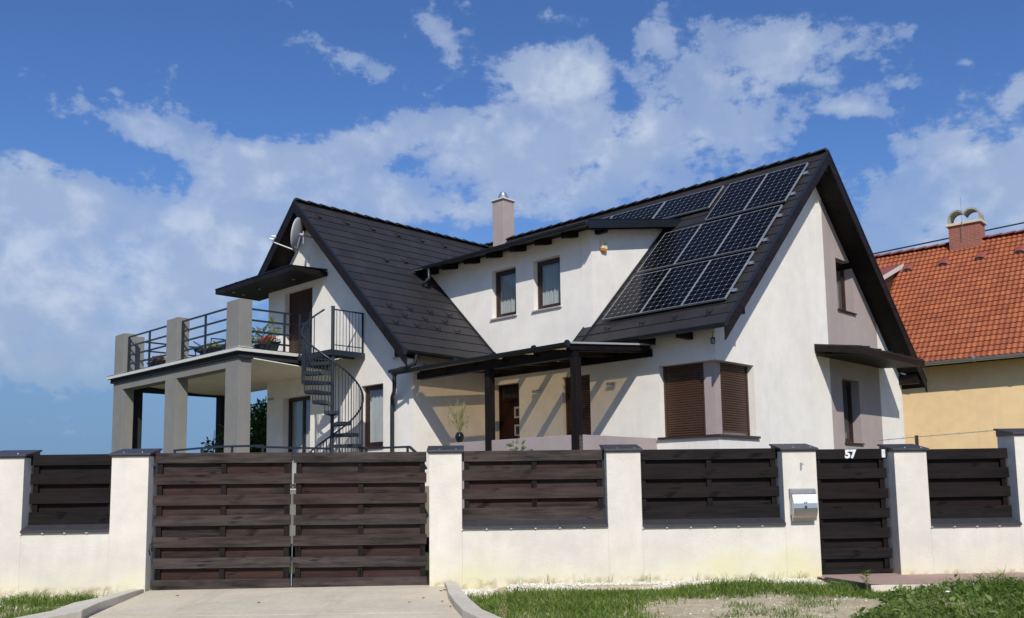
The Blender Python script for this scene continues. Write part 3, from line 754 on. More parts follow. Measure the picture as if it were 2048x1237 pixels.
tiled(b, (D1-.01, VE, zm(VE)), (1, 0, 0), (0, CM, SM), .28, (0-VE)/CM, .345, uvs=uvs)
s0 = math.floor(((2.95-VE)/CM)/.345)*.345
n0 = len(uvs)
tiled(b, (D1-.01, VE+s0*CM, zm(VE)+s0*SM), (1, 0, 0), (0, CM, SM), 9.4, SL-s0, .345, uvs=uvs)
SLB = (VER-VR)/CM
tiled(b, (U0R+.02, VER, zm(VER)), (1, 0, 0), (0, -CM, SM), 13.0, SLB, .345, uvs=uvs)
o = b.build('roof_tiles', M['tile'], RO, fix=False); finish_uv(o, uvs)
def ridge(parent, p, q, n, r=.085, name='ridge_tile', mat=None, h=.03):
    b = MB(FR if mat is None else mat[1]); p, q = Vector(p), Vector(q); d = (q-p)/n; t = d.normalized(); a = t.cross(Vector((0, 0, 1))).normalized(); up = Vector((0, 0, 1))
    for i in range(n):
        c0 = p+d*i; c1 = p+d*(i+1.06); vs = []
        for c, rr, hh in ((c0, r*1.22, h+.022), (c1, r, h)):
            for k in range(7):
                an = math.pi*k/6; vs.append(tuple(c+a*(rr*1.15*math.cos(an))+up*(rr*.62*math.sin(an)+hh-.035)))
        fs = [(k, k+1, k+8, k+7) for k in range(6)]+[tuple(range(7)), tuple(range(7, 14))]
        b.add(vs, fs)
    return b.build(name, M['metal_tile'] if mat is None else mat[0], parent)
M['metal_tile'] = plain('ridge_cap', (.030, .027, .029), .5, 0, .15, 5, .002)
ridge(RO, (U0R+.03, VR, ZR+.01), (12.5, VR, ZR+.01), 34)
# barge boards with a metal edge
def rake(parent, fn, fixed, pts, side, h=.215, th=.035, edge=.07):
    """pts: two points (a, z) along the rake; side 'U' board lies in a plane U=fixed; 'V' likewise"""
    (a0, z0), (a1, z1) = pts; ax = side
    b = MB(FR); b.prism([(a0, z0-.01), (a1, z1-.01), (a1, z1-.01-h*1.35), (a0, z0-.01-h*1.35)], ax, fixed, fixed+th); o = b.build('barge_board', M['barge'], parent, bevel=.003)
    b = MB(FR); b.prism([(a0, z0+.035), (a1, z1+.035), (a1, z1-.015), (a0, z0-.015)], ax, fixed-.010, fixed+.03); b.build('verge_trim', M['metal'], parent)
rake(RO, None, U0R-.015, [(VE-.02, zm(VE-.02)), (VR, ZR)], 'U'); rake(RO, None, U0R-.0165, [(VR+.001, ZR), (VER+.02, zm(VER+.02))], 'U')
b = MB(FR)      # purlin ends under the overhang
for v in (.25, 9.0): b.box(U0R+.05, -.002, v-.08, v+.08, zm(v)-.43, zm(v)-.19)
b.box(U0R+.05, -.002, VR-.07, VR+.07, ZR-.46, ZR-.2)
b.build_split('purlin', M['wood'], RO)
b = MB(FR)
for u in (.55, 1.45, 2.35): b.box(u-.06, u+.06, VE+.06, -.001, zm(-.25)-.36, zm(-.25)-.2)
b.build_split('rafter_end', M['wood'], RO)
# wing roof
RW = bpy.data.objects.new('wing_roof', None); COL.objects.link(RW); RW.parent = HOUSE
UE, UL = 5.866, 12.50
b = MB(FR); b.prism([(UE+.06, zw(UE+.06)-.015), (WU, WZ-.015), (12.12, zw(12.12)-.015), (12.12, zw(12.12)-.015-DT), (WU, WZ-.015-DT), (UE+.06, zw(UE+.06)-.015-.07)], 'V', WVO+.035, -.004)
b.prism([(8.2, zw(8.2)-.017), (WU, WZ-.017), (UL, zw(UL)-.017), (UL, zw(UL)-.2), (WU, WZ-.2), (8.2, zw(8.2)-.2)], 'V', -.0035, 4.1)
b.build('roof_deck', M['wood'], RW)
b = MB(FR); uvs = []
SLW = (WU-UE)/CW
tiled(b, (UE, WVO+.02, zw(UE)), (0, 1, 0), (CW, 0, SW), -.006-WVO-.02, SLW, .345, uvs=uvs)
k0 = math.floor(((8.0-UE)/CW)/.345)*.345
tiled(b, (UE+k0*CW, -.006, zw(UE)+k0*SW), (0, 1, 0), (CW, 0, SW), 4.1, SLW-k0, .345, uvs=uvs)
tiled(b, (12.14, WVO+.02, zw(12.14)), (0, 1, 0), (-CW, 0, SW), 6.9, (12.14-WU)/CW, .345, uvs=uvs)
o = b.build('roof_tiles', M['tile'], RW, fix=False); finish_uv(o, uvs)
ridge(RW, (WU, WVO+.03, WZ+.01), (WU, 4.0, WZ+.01), 19)
rake(RW, None, WVO-.015, [(UE-.02, zw(UE-.02)), (WU, WZ)], 'V'); rake(RW, None, WVO-.0165, [(WU+.001, WZ), (12.10, zw(12.10))], 'V')
b = MB(FR)
for u in (6.25,): b.box(u-.08, u+.08, WVO+.05, L_-.002, zw(u)-.43, zw(u)-.19)
b.box(WU-.06, WU+.06, WVO+.05, L_-.002, WZ-.46, WZ-.2); b.build_split('purlin', M['wood'], RW)
# dark edge flashing where the wing roof meets the dormer wall
b = MB(FR); b.slab([(UE+.1, -.03, zw(UE+.1)+.06), (8.55, -.03, zw(8.55)+.06), (8.55, -.004, zw(8.55)+.075), (UE+.1, -.004, zw(UE+.1)+.075)], (0, 0, -.07)); b.build('flashing', M['metal'], RW)
b = MB(FR); b.slab([(D1-.035, VE, zm(VE)+.06), (D1-.004, VE, zm(VE)+.07), (D1-.004, 3.0, zm(3.0)+.07), (D1-.035, 3.0, zm(3.0)+.06)], (0, 0, -.06)); b.build('flashing', M['metal'], RO)
b = MB(FR); b.slab([(3.285, VE, zm(VE)+.03), (3.31, VE, zm(VE)+.03), (3.31, -.003, zm(0)+.03), (3.285, -.003, zm(0)+.03)], (0, 0, -.2)); b.build('verge_trim', M['metal'], RO)
# snow hooks and vent tiles
def hook_mesh():
    b = MB(Frame('w', (0, 0, 0))); b.tube([(0, .12, .0), (0, 0, .045), (0, -.02, .12), (0, -.06, .10), (0, -.055, .05)], .010, 5); b.box(-.02, .02, 0, .15, .0, .014); return b
def on_plane(parent, name, mbf, mat, spots, tag_name):
    me = None
    for (P, run, up) in spots:
        run, up = Vector(run), Vector(up)
        x = Vector(FR.loc(Vector(FR.b)+run)); y = Vector(FR.loc(Vector(FR.b)+up))
        z = x.cross(y);
        if z.z < 0: x = -x; z = -z
        R = Matrix((x, y, z)).transposed().to_4x4()
        if me is None:
            o = mbf().build(tag_name, mat, parent); me = o.data
        else:
            o = bpy.data.objects.new(tag_name, me); COL.objects.link(o); o.parent = parent
        o.matrix_local = Matrix.Translation(FR.loc(P)) @ R
sp = []
for r, (s, offs) in enumerate(((1.02, .0), (1.37, .45), (1.72, .2), (2.07, .62))):
    for k in range(5 if r < 3 else 0):
        v = -2.62+.2*r*0+offs+k*.62
        if v < -.35+0*r and r < 3: sp.append(((UE+s*CW, v, zw(UE)+s*SW+.02), (0, 1, 0), (CW, 0, SW)))
on_plane(RW, 'snow_hook', hook_mesh, M['metal'], sp, 'snow_hook')
sp = [((u, VE+.36*CM, zm(VE)+.36*SM+.02), (1, 0, 0), (0, CM, SM)) for u in (-.05, .75, 1.55, 2.45)]
on_plane(RO, 'snow_hook', hook_mesh, M['metal'], sp, 'snow_hook')
def vent_mesh():
    b = MB(Frame('w')); b.prism([(-.10, .0), (-.10, .055), (-.06, .075), (.12, .01), (.12, 0)], 'U', -.055, .055); return b
sp = [((WU-.62*CW, -2.5+.85*k, WZ-.62*SW+.012), (0, 1, 0), (CW, 0, SW)) for k in range(6)]+[((8.75, -1.25, zw(8.75)+.012), (0, 1, 0), (CW, 0, SW)), ((8.85, -.55, zw(8.85)+.012), (0, 1, 0), (CW, 0, SW))]
on_plane(RW, 'vent_tile', vent_mesh, M['metal_tile'], sp, 'vent_tile')
# dormer roof: thin metal deck, rafters, flashed edge
RD = bpy.data.objects.new('dormer_roof', None); COL.objects.link(RD); RD.parent = HOUSE
DU = D1-.34; DV = -.50
b = MB(FR); b.slab([(DU, DV, zd(DV)), (9.35, DV, zd(DV)), (9.35, 3.05, zd(3.05)), (DU, 3.05, zd(3.05))], (0, 0, -.03)); b.build('metal_sheet', M['metal'], RD)
b = MB(FR); b.slab([(DU+.02, DV+.03, zd(DV+.03)-.032), (9.3, DV+.03, zd(DV+.03)-.032), (9.3, 3.04, zd(3.04)-.032), (DU+.02, 3.04, zd(3.04)-.032)], (0, 0, -.05)); b.build('soffit_boards', M['wood'], RD)
b = MB(FR); b.slab([(DU-.022, DV-.01, zd(DV)+.035), (DU-.002, DV-.01, zd(DV)+.035), (DU-.002, 3.16, zd(3.16)+.035), (DU-.022, 3.16, zd(3.16)+.035)], (0, 0, -.19))
b.slab([(DU-.03, DV-.01, zd(DV)+.045), (DU+.07, DV-.01, zd(DV)+.045), (DU+.07, 3.12, zd(3.12)+.045), (DU-.03, 3.12, zd(3.12)+.045)], (0, 0, -.012)); b.build('edge_flashing', M['metal'], RD)
b = MB(FR)
for u in (3.38, 4.18, 4.98, 5.77, 6.56, 7.36, 8.1): b.slab([(u, DV+.05, zd(DV+.05)-.083), (u+.13, DV+.05, zd(DV+.05)-.083), (u+.13, -.001, zd(0)-.083), (u, -.001, zd(0)-.083)], (0, 0, -.135))
b.build_split('rafter_end', M['wood'], RD)
b = MB(FR)
b.box(D1-.28, D1-.001, .12, .24, zd(.2)-.24, zd(.2)-.10)
b.slab([(DU+.03, DV+.05, zd(DV+.05)-.083), (DU+.07, DV+.05, zd(DV+.05)-.083), (DU+.07, 3.0, zd(3.0)-.083), (DU+.03, 3.0, zd(3.0)-.083)], (0, 0, -.10))
b.build_split('purlin', M['wood'], RD)

# ---- windows
def window(parent, plane, a0, a1, z0, z1, at, curtain=True, split=None, tilt=0, sill='white', name='window', frame_w=.06):
    """plane 'V': opening spans U a0..a1 at depth V=at (looking towards -V); plane 'U': spans V at depth U=at"""
    def bx(b, p0, p1, d0, d1, q0, q1): return b.box(p0, p1, d0, d1, q0, q1) if plane == 'V' else b.box(d0, d1, p0, p1, q0, q1)
    e = .0015
    b = MB(FR); w = frame_w
    bx(b, a0+e, a1-e, at, at+.07, z0+e, z0+w); bx(b, a0+e, a1-e, at, at+.07, z1-w, z1-e); bx(b, a0+e, a0+w, at, at+.07, z0+w, z1-w); bx(b, a1-w, a1-e, at, at+.07, z0+w, z1-w)
    fo = b.build(name, M['frame'], parent, bevel=.003)
    b = MB(FR); w2 = w+.045; i = w+.004
    bx(b, a0+i, a1-i, at+.012, at+.055, z0+i, z0+w2+.02); bx(b, a0+i, a1-i, at+.012, at+.055, z1-w2, z1-i); bx(b, a0+i, a0+w2, at+.012, at+.055, z0+w2+.02, z1-w2); bx(b, a1-w2, a1-i, at+.012, at+.055, z0+w2+.02, z1-w2)
    if split: bx(b, split-.045, split+.045, at+.010, at+.056, z0+w2+.02, z1-w2)
    b.build('sash', M['frame'], fo)
    b = MB(FR); bx(b, a0+w2-.005, a1-w2+.005, at+.030, at+.036, z0+w2, z1-w2+.005); b.build('pane', M['glass'], fo)
    if curtain:
        b = MB(FR); vs = []; n = 60
        c0, c1 = a0+w*.9, a1-w*.9
        for k in range(n+1):
            s = c0+(c1-c0)*k/n; dd = at+.115+.022*math.sin(k*1.35)+.012*math.sin(k*.6+1)
            for z in (z0+.02, z1-.02): vs.append((s, dd, z) if plane == 'V' else (dd, s, z))
        lo, hi = (0, n) if curtain is True else (int(n*curtain[0]), int(n*curtain[1]))
        b.add(vs, [(2*k, 2*k+2, 2*k+3, 2*k+1) for k in range(lo, hi)]); b.build('curtain', M['curtain'], fo, fix=False)
    if sill:
        b = MB(FR); so = -.045 if plane == 'V' else -.045
        base = {'V': 0 if at < 1 and at > -1 else L_, 'U': 0}[plane]
        if plane == 'V': q = [(a0-.03, base-.05, z0+.004), (a1+.03, base-.05, z0+.004), (a1+.03, at, z0+.03), (a0-.03, at, z0+.03)]; q = [(a0+.001, base-.05, z0+.003), (a1-.001, base-.05, z0+.003), (a1-.001, at, z0+.028), (a0+.001, at, z0+.028)]
        else: q = [(base-.05, a0+.001, z0+.003), (base-.05, a1-.001, z0+.003), (at, a1-.001, z0+.028), (at, a0+.001, z0+.028)]
        b.slab(q, (0, 0, -.027))
        if plane == 'V': b.box(a0-.04, a1+.04, base-.05, base-.001, z0-.028, z0+.0)
        else: b.box(base-.05, base-.001, a0-.04, a1+.04, z0-.028, z0+.0)
        b.build('window_sill', M['white_sill' if sill == 'white' else 'sill'], fo)
    return fo
for (a, b_, c, d) in WIN_D: window(HOUSE, 'V', a, b_, c, d, RC, curtain=(.25, 1.0))
for (a, b_, c, d), cur in zip(GW, ((0, .55), (.0, .5))): window(HOUSE, 'U', a, b_, c, d, .20, curtain=cur, sill='brown')
window(HOUSE, 'V', WWIN[0], WWIN[1], WWIN[2], WWIN[3], L_+.12, curtain=(.0, .95), sill='brown')
window(HOUSE, 'V', WDOOR[0], WDOOR[1], WDOOR[2], WDOOR[3], L_+.18, curtain=(.1, 1.0), split=11.05, sill=None, name='terrace_door')
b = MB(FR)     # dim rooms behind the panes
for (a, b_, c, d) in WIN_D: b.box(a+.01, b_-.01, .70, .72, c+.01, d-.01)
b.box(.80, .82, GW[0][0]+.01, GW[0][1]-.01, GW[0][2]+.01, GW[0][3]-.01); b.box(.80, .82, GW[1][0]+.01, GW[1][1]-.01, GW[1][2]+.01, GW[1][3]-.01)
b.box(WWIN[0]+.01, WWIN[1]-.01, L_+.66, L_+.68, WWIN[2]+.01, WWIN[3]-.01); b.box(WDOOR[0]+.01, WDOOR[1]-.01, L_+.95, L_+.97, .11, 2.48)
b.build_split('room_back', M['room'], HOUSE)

# ---- roller shutters
def shutter(parent, plane, a0, a1, z0, z1, at, gap=0, name='roller_shutter'):
    b = MB(FR); n = int((z1-z0-gap)/.048)
    for i in range(n):
        zt = z1-i*.048; q = [(-.000, zt), (-.010, zt-.012), (-.012, zt-.028), (-.006, zt-.041), (0, zt-.043)]
        poly = [(at+x, z) for x, z in q]+[(at+.010, zt-.043), (at+.010, zt)]
        if plane == 'V': b.prism(poly, 'U', a0+.045, a1-.045)
        else: b.prism(poly, 'V', a0+.045, a1-.045)
    zt = z1-n*.048
    if plane == 'V': b.box(a0+.045, a1-.045, at-.014, at+.012, zt-.035, zt-.004)
    else: b.box(at-.014, at+.012, a0+.045, a1-.045, zt-.035, zt-.004)
    o = b.build(name, M['shutter'], parent)
    b = MB(FR)
    for s in ((a0+.001, a0+.05), (a1-.05, a1-.001)):
        if plane == 'V': b.box(s[0], s[1], at-.025, at+.015, z0+.002, z1)
        else: b.box(at-.025, at+.015, s[0], s[1], z0+.002, z1)
    b.build_split('guide_rail', M['shutter'], o); return o
CW1 = bpy.data.objects.new('corner_window', None); COL.objects.link(CW1); CW1.parent = HOUSE
shutter(CW1, 'V', .36, 1.334, 1.01, 2.454, RC+.03); shutter(CW1, 'U', .36, 1.439, 1.01, 2.454, RC+.03, gap=.10)
b = MB(FR); b.prism([(RC-.005, RC-.005), (.365, RC-.005), (.365, RC+.088), (RC+.088, RC+.088), (RC+.088, .365), (RC-.005, .365)], 'Z', .987, 2.453); b.build('corner_pier', M['mauve'], CW1)
b = MB(FR); b.prism([(-.06, -.06), (1.39, -.06), (1.39, -.001), (1.333, -.001), (1.333, RC+.02), (RC+.02, RC+.02), (RC+.02, 1.438), (-.001, 1.438), (-.001, 1.50), (-.06, 1.50)], 'Z', .955, 1.0); b.build('window_sill', M['sill'], CW1, bevel=.003)
shutter(HOUSE, 'V', PWIN[0], PWIN[1], .87, 2.476, .13); shutter(HOUSE, 'V', UDOOR[0], UDOOR[1], UDOOR[2], UDOOR[3]-.002, L_+.16)
# ---- front door
DR = bpy.data.objects.new('front_door', None); COL.objects.link(DR); DR.parent = HOUSE
a0, a1 = DOOR[0], DOOR[1]
b = MB(FR); at = .13
b.box(a0+.001, a0+.055, at, at+.08, .1, 2.487); b.box(a1-.055, a1-.001, at, at+.08, .1, 2.487); b.box(a0+.055, a1-.055, at, at+.08, 2.43, 2.487); b.box(a0+.055, a1-.055, at+.005, at+.075, 2.09, 2.15); b.build('door_frame', M['door'], DR)
b = MB(FR); b.box(a0+.056, a1-.056, at+.02, at+.07, .105, 2.085); leaf = b.build('door_leaf', M['door'], DR)
b = MB(FR); b.box(a0+.056, a1-.056, at+.03, at+.04, 2.151, 2.429); b.build('transom_pane', M['black'], DR)
for zc in (1.82, 1.40):
    b = MB(FR); u0, u1, z0, z1 = 5.40, 5.60, zc-.15, zc+.12
    b.box(u0, u1, at+.008, at+.0195, z0, z0+.045); b.box(u0, u1, at+.008, at+.0195, z1-.045, z1); b.box(u0, u0+.045, at+.008, at+.0195, z0+.045, z1-.045); b.box(u1-.045, u1, at+.008, at+.0195, z0+.045, z1-.045)
    f_ = b.build('door_window', M['steel_trim'] if 'steel_trim' in M else M['dishgrey'], DR)
    b = MB(FR); b.box(u0+.046, u1-.046, at+.012, at+.0192, z0+.046, z1-.046); b.build('pane', M['black'], f_)
b = MB(FR); b.box(5.14, 5.20, -.012, -.001, 1.34, 1.41); b.build('light_switch', M['white_plastic'], HOUSE)

# ---- gutters and downpipes
b = MB(FR); b.gutter((U0R-.02, VE-.02, 3.03), (3.28, VE-.02, 3.015), .068); o = b.build('gutter', M['metal'], HOUSE)
b = MB(FR)
for u in (-.3, .5, 1.4, 2.3, 3.1): b.tube([(u, VE+.05+.07*math.cos(a)-.07, 3.03+.072*math.sin(a)) for a in np.linspace(math.pi, 2*math.pi, 7)], .008, 4)
b.build_split('gutter_bracket', M['metal'], o)
b = MB(FR); b.gutter((DU-.01, DV-.06, zd(DV)-.045), (8.02, DV-.06, zd(DV)-.055), .070); o = b.build('gutter', M['metal'], HOUSE)
b = MB(FR)
for u in (3.3, 4.6, 5.9, 7.2): b.tube([(u-.02, DV-.06, zd(DV)-.05), (u+.02, DV-.06, zd(DV)-.05)], .0735, 12)
b.build_split('gutter_joint', M['metal'], o)
b = MB(FR); b.tube([(7.86, DV-.06, zd(DV)-.10), (7.86, DV-.06, 5.42), (7.83, DV-.07, 5.33), (7.92, DV-.12, 5.22), (8.0, DV-.16, 5.20)], .045, 10); b.build('downpipe', M['metal'], o, smooth=True)
b = MB(FR); b.slab([(8.03, DV-.14, 5.585), (8.42, DV-.14, 5.60), (8.42, DV+.06, 5.68), (8.03, DV+.06, 5.66)], (0, 0, -.012)); b.build('gutter_lining', M['lead'], o)
b = MB(FR); b.gutter((UE-.02, WVO-.02, 3.02), (UE-.02, -.05, 2.99), .068); o = b.build('gutter', M['metal'], HOUSE)
b = MB(FR); b.tube([(UE-.02, WVO+.26, 2.97), (UE-.02, WVO+.26, 2.86), (UE+.0, WVO+.24, 2.76), (UE+.16, WVO+.1, 2.66), (UE+.42, WVO-.0, 2.625), (UE+.58, WVO+.0, 2.62)], .042, 10); b.build('downpipe', M['metal'], o, smooth=True)
b = MB(FR); b.tube([(UE-.02, WVO-.035, 3.0), (UE-.02, WVO-.045, 3.0)], .08, 14); b.build('end_cap', M['metal'], o)

# ---- covered porch
PR = bpy.data.objects.new('porch', None); COL.objects.link(PR); PR.parent = HOUSE
zp = lambda v: 2.917-.0885*(-v)
b = MB(FR); b.slab([(1.47, -2.62, zp(-2.62)), (6.365, -2.62, zp(-2.62)), (6.365, -.002, zp(0)), (1.47, -.002, zp(0))], (0, 0, -.018)); b.build('roof_sheet', M['bronze'], PR)
b = MB(FR); b.slab([(1.445, -2.64, zp(-2.64)+.02), (1.475, -2.64, zp(-2.64)+.02), (1.475, -.002, zp(0)+.02), (1.445, -.002, zp(0)+.02)], (0, 0, -.035)); b.build('edge_trim', M['dishgrey'], PR)
b = MB(FR)
for u in (1.52, 2.35, 3.2, 4.05, 4.9, 5.75): b.slab([(u, -2.55, zp(-2.55)-.02), (u+.10, -2.55, zp(-2.55)-.02), (u+.10, -.06, zp(-.06)-.02), (u, -.06, zp(-.06)-.02)], (0, 0, -.13))
b.build_split('rafter', M['wood'], PR)
b = MB(FR); b.box(1.50, 6.02, -2.49, -2.33, 2.435, 2.585); b.build('front_beam', M['wood'], PR)
b = MB(FR); b.box(1.476, 6.36, -.075, -.002, 2.668, 2.83); b.build('wall_beam', M['wood'], PR)
b = MB(FR); b.slab([(1.479, -2.6, zp(-2.6)-.02), (1.515, -2.6, zp(-2.6)-.02), (1.515, -.08, zp(-.08)-.02), (1.479, -.08, zp(-.08)-.02)], (0, 0, -.11)); b.build('side_board', M['wood'], PR)
for u in (1.44, 3.74):
    b = MB(FR); b.box(u, u+.15, -2.485, -2.335, .1, 2.434); b.build('post', M['woodv'], PR, bevel=.006)
b = MB(FR); b.gutter((1.44, -2.70, 2.665), (6.60, -2.70, 2.640), .075); o = b.build('gutter', M['metal'], PR)
b = MB(FR)
for u in (1.46, 2.3, 3.4, 4.5, 5.5, 6.3): b.tube([(u-.015, -2.70, 2.655), (u+.015, -2.70, 2.655)], .0785, 12)
b.build_split('gutter_joint', M['metal'], o)
b = MB(FR); b.tube([(6.54, -2.70, 2.60), (6.55, -2.70, 2.44), (6.56, -2.69, 2.33), (6.68, -2.6, 2.22), (6.98, -2.42, 2.12), (7.03, -2.38, 2.02), (7.03, -2.38, 1.9)], .045, 12); b.tube([(7.03, -2.38, 1.95), (7.03, -2.38, -.9)], .048, 12); b.tube([(6.54, -2.70, 2.64), (6.54, -2.70, 2.54)], .075, 10, r2=.048)
b.build('downpipe', M['metal'], o, smooth=True)
b = MB(FR); b.box(1.44, 5.01, -2.445, -2.26, G0, .992); b.box(1.44, 1.62, -2.2605, -.002, G0, .991); b.build('parapet', M['mauve'], PR, bevel=.006)
b = MB(FR); b.box(1.63, 6.365, -2.25, -.002, G0, .1); b.build('floor', M['floor_tile'], PR)
# ---- canopies
def canopy(parent, poly_fn, name):
    pass
CR = bpy.data.objects.new('gable_canopy', None); COL.objects.link(CR); CR.parent = HOUSE
cu, v0, v1 = -1.08, 4.187, 7.857
b = MB(FR); b.slab([(-.001, v0, 3.19), (-.001, v1, 3.19), (cu, v1, 3.03), (cu, v0, 3.03)], (0, 0, -.03)); b.build('metal_sheet', M['metal'], CR)
b = MB(FR)
for v in np.arange(v0+.45, v1-.1, .62): b.slab([(-.001, v, 3.22), (-.001, v+.03, 3.22), (cu, v+.03, 3.06), (cu, v, 3.06)], (0, 0, -.028))
b.build('seam', M['metal'], CR)
b = MB(FR); b.slab([(-.002, v0, 3.158), (-.002, v0+.035, 3.158), (cu, v0+.035, 2.998), (cu, v0, 2.998)], (0, 0, -.145)); b.slab([(-.002, v1-.035, 3.158), (-.002, v1, 3.158), (cu, v1, 2.998), (cu, v1-.035, 2.998)], (0, 0, -.145)); b.box(cu, cu+.035, v0+.036, v1-.036, 2.86, 2.997)
b.build('fascia_board', M['barge'], CR, bevel=.003)
b = MB(FR); n = 9
for i in range(n):
    ua, ub = cu+.038+i*(1.04/n), cu+.038+(i+1)*(1.04/n)-.006
    za, zc_ = 2.885+(ua-cu)*.06, 2.885+(ub-cu)*.06
    b.slab([(ua, v0+.04, za), (ub, v0+.04, zc_), (ub, v1-.04, zc_), (ua, v1-.04, za)], (0, 0, -.02))
b.build('soffit_boards', M['wood_soffit'], CR)
CL = bpy.data.objects.new('terrace_canopy', None); COL.objects.link(CL); CL.parent = HOUSE
kv, u0, u1 = -3.337, 9.734, 13.57
b = MB(FR); b.slab([(u0, L_-.001, 5.615), (u1, L_-.001, 5.615), (u1, kv, 5.56), (u0, kv, 5.56)], (0, 0, -.022)); b.slab([(U2+.002, L_, 5.615), (u1, L_, 5.615), (u1, L_+.35, 5.63), (U2+.002, L_+.35, 5.63)], (0, 0, -.022)); b.build('metal_sheet', M['metal'], CL)
b = MB(FR)
for u in np.arange(u0+.5, u1-.1, .55): b.slab([(u, L_-.001, 5.645), (u+.03, L_-.001, 5.645), (u+.03, kv-.01, 5.59), (u, kv-.01, 5.59)], (0, 0, -.029))
b.tube([(u0, kv-.01, 5.562), (u1, kv-.01, 5.562)], .014, 6)
b.build('seam', M['metal'], CL)
b = MB(FR); b.box(u0, u0+.03, kv, L_-.001, 5.425, 5.535); b.box(u1-.03, u1, kv, L_+.34, 5.425, 5.535); b.box(u0+.031, u1-.031, kv, kv+.03, 5.425, 5.535); b.build('fascia_board', M['barge'], CL)
b = MB(FR); n = 9
for i in range(n):
    va, vb = kv+.032+i*((L_-kv-.034)/n), kv+.032+(i+1)*((L_-kv-.034)/n)-.006; b.box(u0+.032, u1-.032, va, vb, 5.432, 5.452)
b.box(U2+.01, u1-.032, L_+.002, L_+.33, 5.432, 5.452)
b.build('soffit_boards', M['wood_soffit'], CL)
for i, (u, v) in enumerate(((10.6, -2.75), (12.2, -2.8), (13.1, -2.75), (13.0, -3.1))):
    b = MB(FR); b.lathe([(.04, 0), (.04, .01), (.02, .012)], (u, v, 5.420), 12); b.build('spotlight', M['galv'], CL)

# ---- grey terrace
TR = bpy.data.objects.new('terrace', None); COL.objects.link(TR); TR.parent = HOUSE
tv, t0, t1, tz = -4.888, 9.53, 16.785, 3.343
q = lambda z: [(t0, tv, z), (t1, tv, z), (t1, -1.25, z), (U2+.002, -1.25, z), (U2+.002, L_-.002, z), (t0, L_-.002, z)]
b = MB(FR); b.slab([*q(tz-.01)], (0, 0, -.075)); b.build('slab', M['dishgrey'], TR)
b = MB(FR)   # pale metal drip edge
b.box(t0-.012, t1+.012, tv-.014, tv-.001, tz-.085, tz-.012); b.box(t0-.014, t0-.001, tv-.001, L_-.004, tz-.085, tz-.012); b.box(t1+.001, t1+.014, tv-.001, -1.25, tz-.085, tz-.012); b.build('drip_edge', M['whitemetal'], TR)
b = MB(FR); b.box(t0-.008, t1+.008, tv-.010, tv+.08, tz-.0098, tz+.006); b.box(t0-.008, t0+.08, tv+.081, L_-.004, tz-.0098, tz+.006); b.build('edge_strip', M['metal'], TR)
b = MB(FR); b.box(t0+.06, t1-.06, tv+.07, tv+.12, 3.14, tz-.086); b.box(t0+.06, t0+.11, tv+.121, L_-.004, 3.115, tz-.086); b.box(t1-.11, t1-.06, tv+.121, -1.3, 3.14, tz-.086); b.build('shadow_fascia', M['dark_shade'], TR)
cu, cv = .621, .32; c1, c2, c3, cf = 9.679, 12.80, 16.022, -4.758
b = MB(FR); b.box(c1, c3+cu, cf, cf+cv, 2.931, 3.139); b.build('beam', M['grey'], TR); b = MB(FR); b.box(c3+cu-cv, c3+cu, cf+cv+.001, -1.40, 2.931, 3.139); b.build('beam', M['dark_shade'], TR)  # the side beam's shade is put into its stucco colour
b = MB(FR); vs = [(c1+.001, cf+cv+.001, 3.10), (c3+cu-cv-.001, cf+cv+.001, 3.10), (c3+cu-cv-.001, -1.4, 2.97), (U2+.004, -1.4, 2.97), (U2+.004, L_-.003, 2.97), (c1-.1, L_-.003, 2.97), (c1-.1, cf+cv+.001, 3.10)]
b.slab([(c1-.09, cf+cv+.001, 3.112), (c3+cu-cv-.001, cf+cv+.001, 3.112), (c3+cu-cv-.001, L_-.003, 2.975), (c1-.09, L_-.003, 2.975)], (0, 0, .02)); b.slab([(U2+.004, L_-.002, 2.975), (c3+cu-cv-.001, L_-.002, 2.975), (c3+cu-cv-.001, -1.4, 2.975), (U2+.004, -1.4, 2.975)], (0, 0, .02)); b.build('ceiling', M['soffit'], TR)
for i, c in enumerate((c1, c2, c3)):
    b = MB(FR)
    if i < 2: b.box(c+.001, c+cu-.001, cf+.001, cf+cv-.001, G0, 2.932)
    else: b.box(c+.001, c+cu-.001, cf+.001, cf+cv-.001, G0, 2.932)
    b.build('column', M['grey'], TR, bevel=.006)
b = MB(FR); b.box(c3+cu-cv+.02, c3+cu-.003, cf+cv, -4.04, G0, 2.932); b.build('column', M['dark_shade'], TR)
b = MB(FR); b.box(c3+cu-cv+.02, c3+cu-.001, -1.617, -1.40, G0, 2.932); b.build('column', M['dark_shade'], TR)  # rear column coloured dark for the shade it stands in
for i, c in enumerate((c1, c2, c3)):
    b = MB(FR)
    if i < 2: b.box(c, c+cu, cf, cf+cv, tz-.005, 4.516)
    else: b.prism([(c, cf), (c+cu, cf), (c+cu, -4.04), (c+cu-cv+.02, -4.04), (c+cu-cv+.02, cf+cv), (c, cf+cv)], 'Z', tz-.005, 4.516)
    o = b.build('pier', M['grey'], TR, bevel=.006)
    b = MB(FR); b.prism([(cf-.035, tz-.008), (cf-.035, tz+.012), (cf-.001, tz+.055), (cf-.001, tz-.008)], 'U', c-.03, c+cu+.03); b.box(c-.035, c-.001, cf-.001, cf+cv+.02, tz-.008, tz+.045); b.build('pier_flashing', M['whitemetal'], o)
b = MB(FR); b.box(c3+cu-cv+.02, c3+cu, -1.617, -1.40, tz-.005, 4.516); b.build('pier', M['grey'], TR)
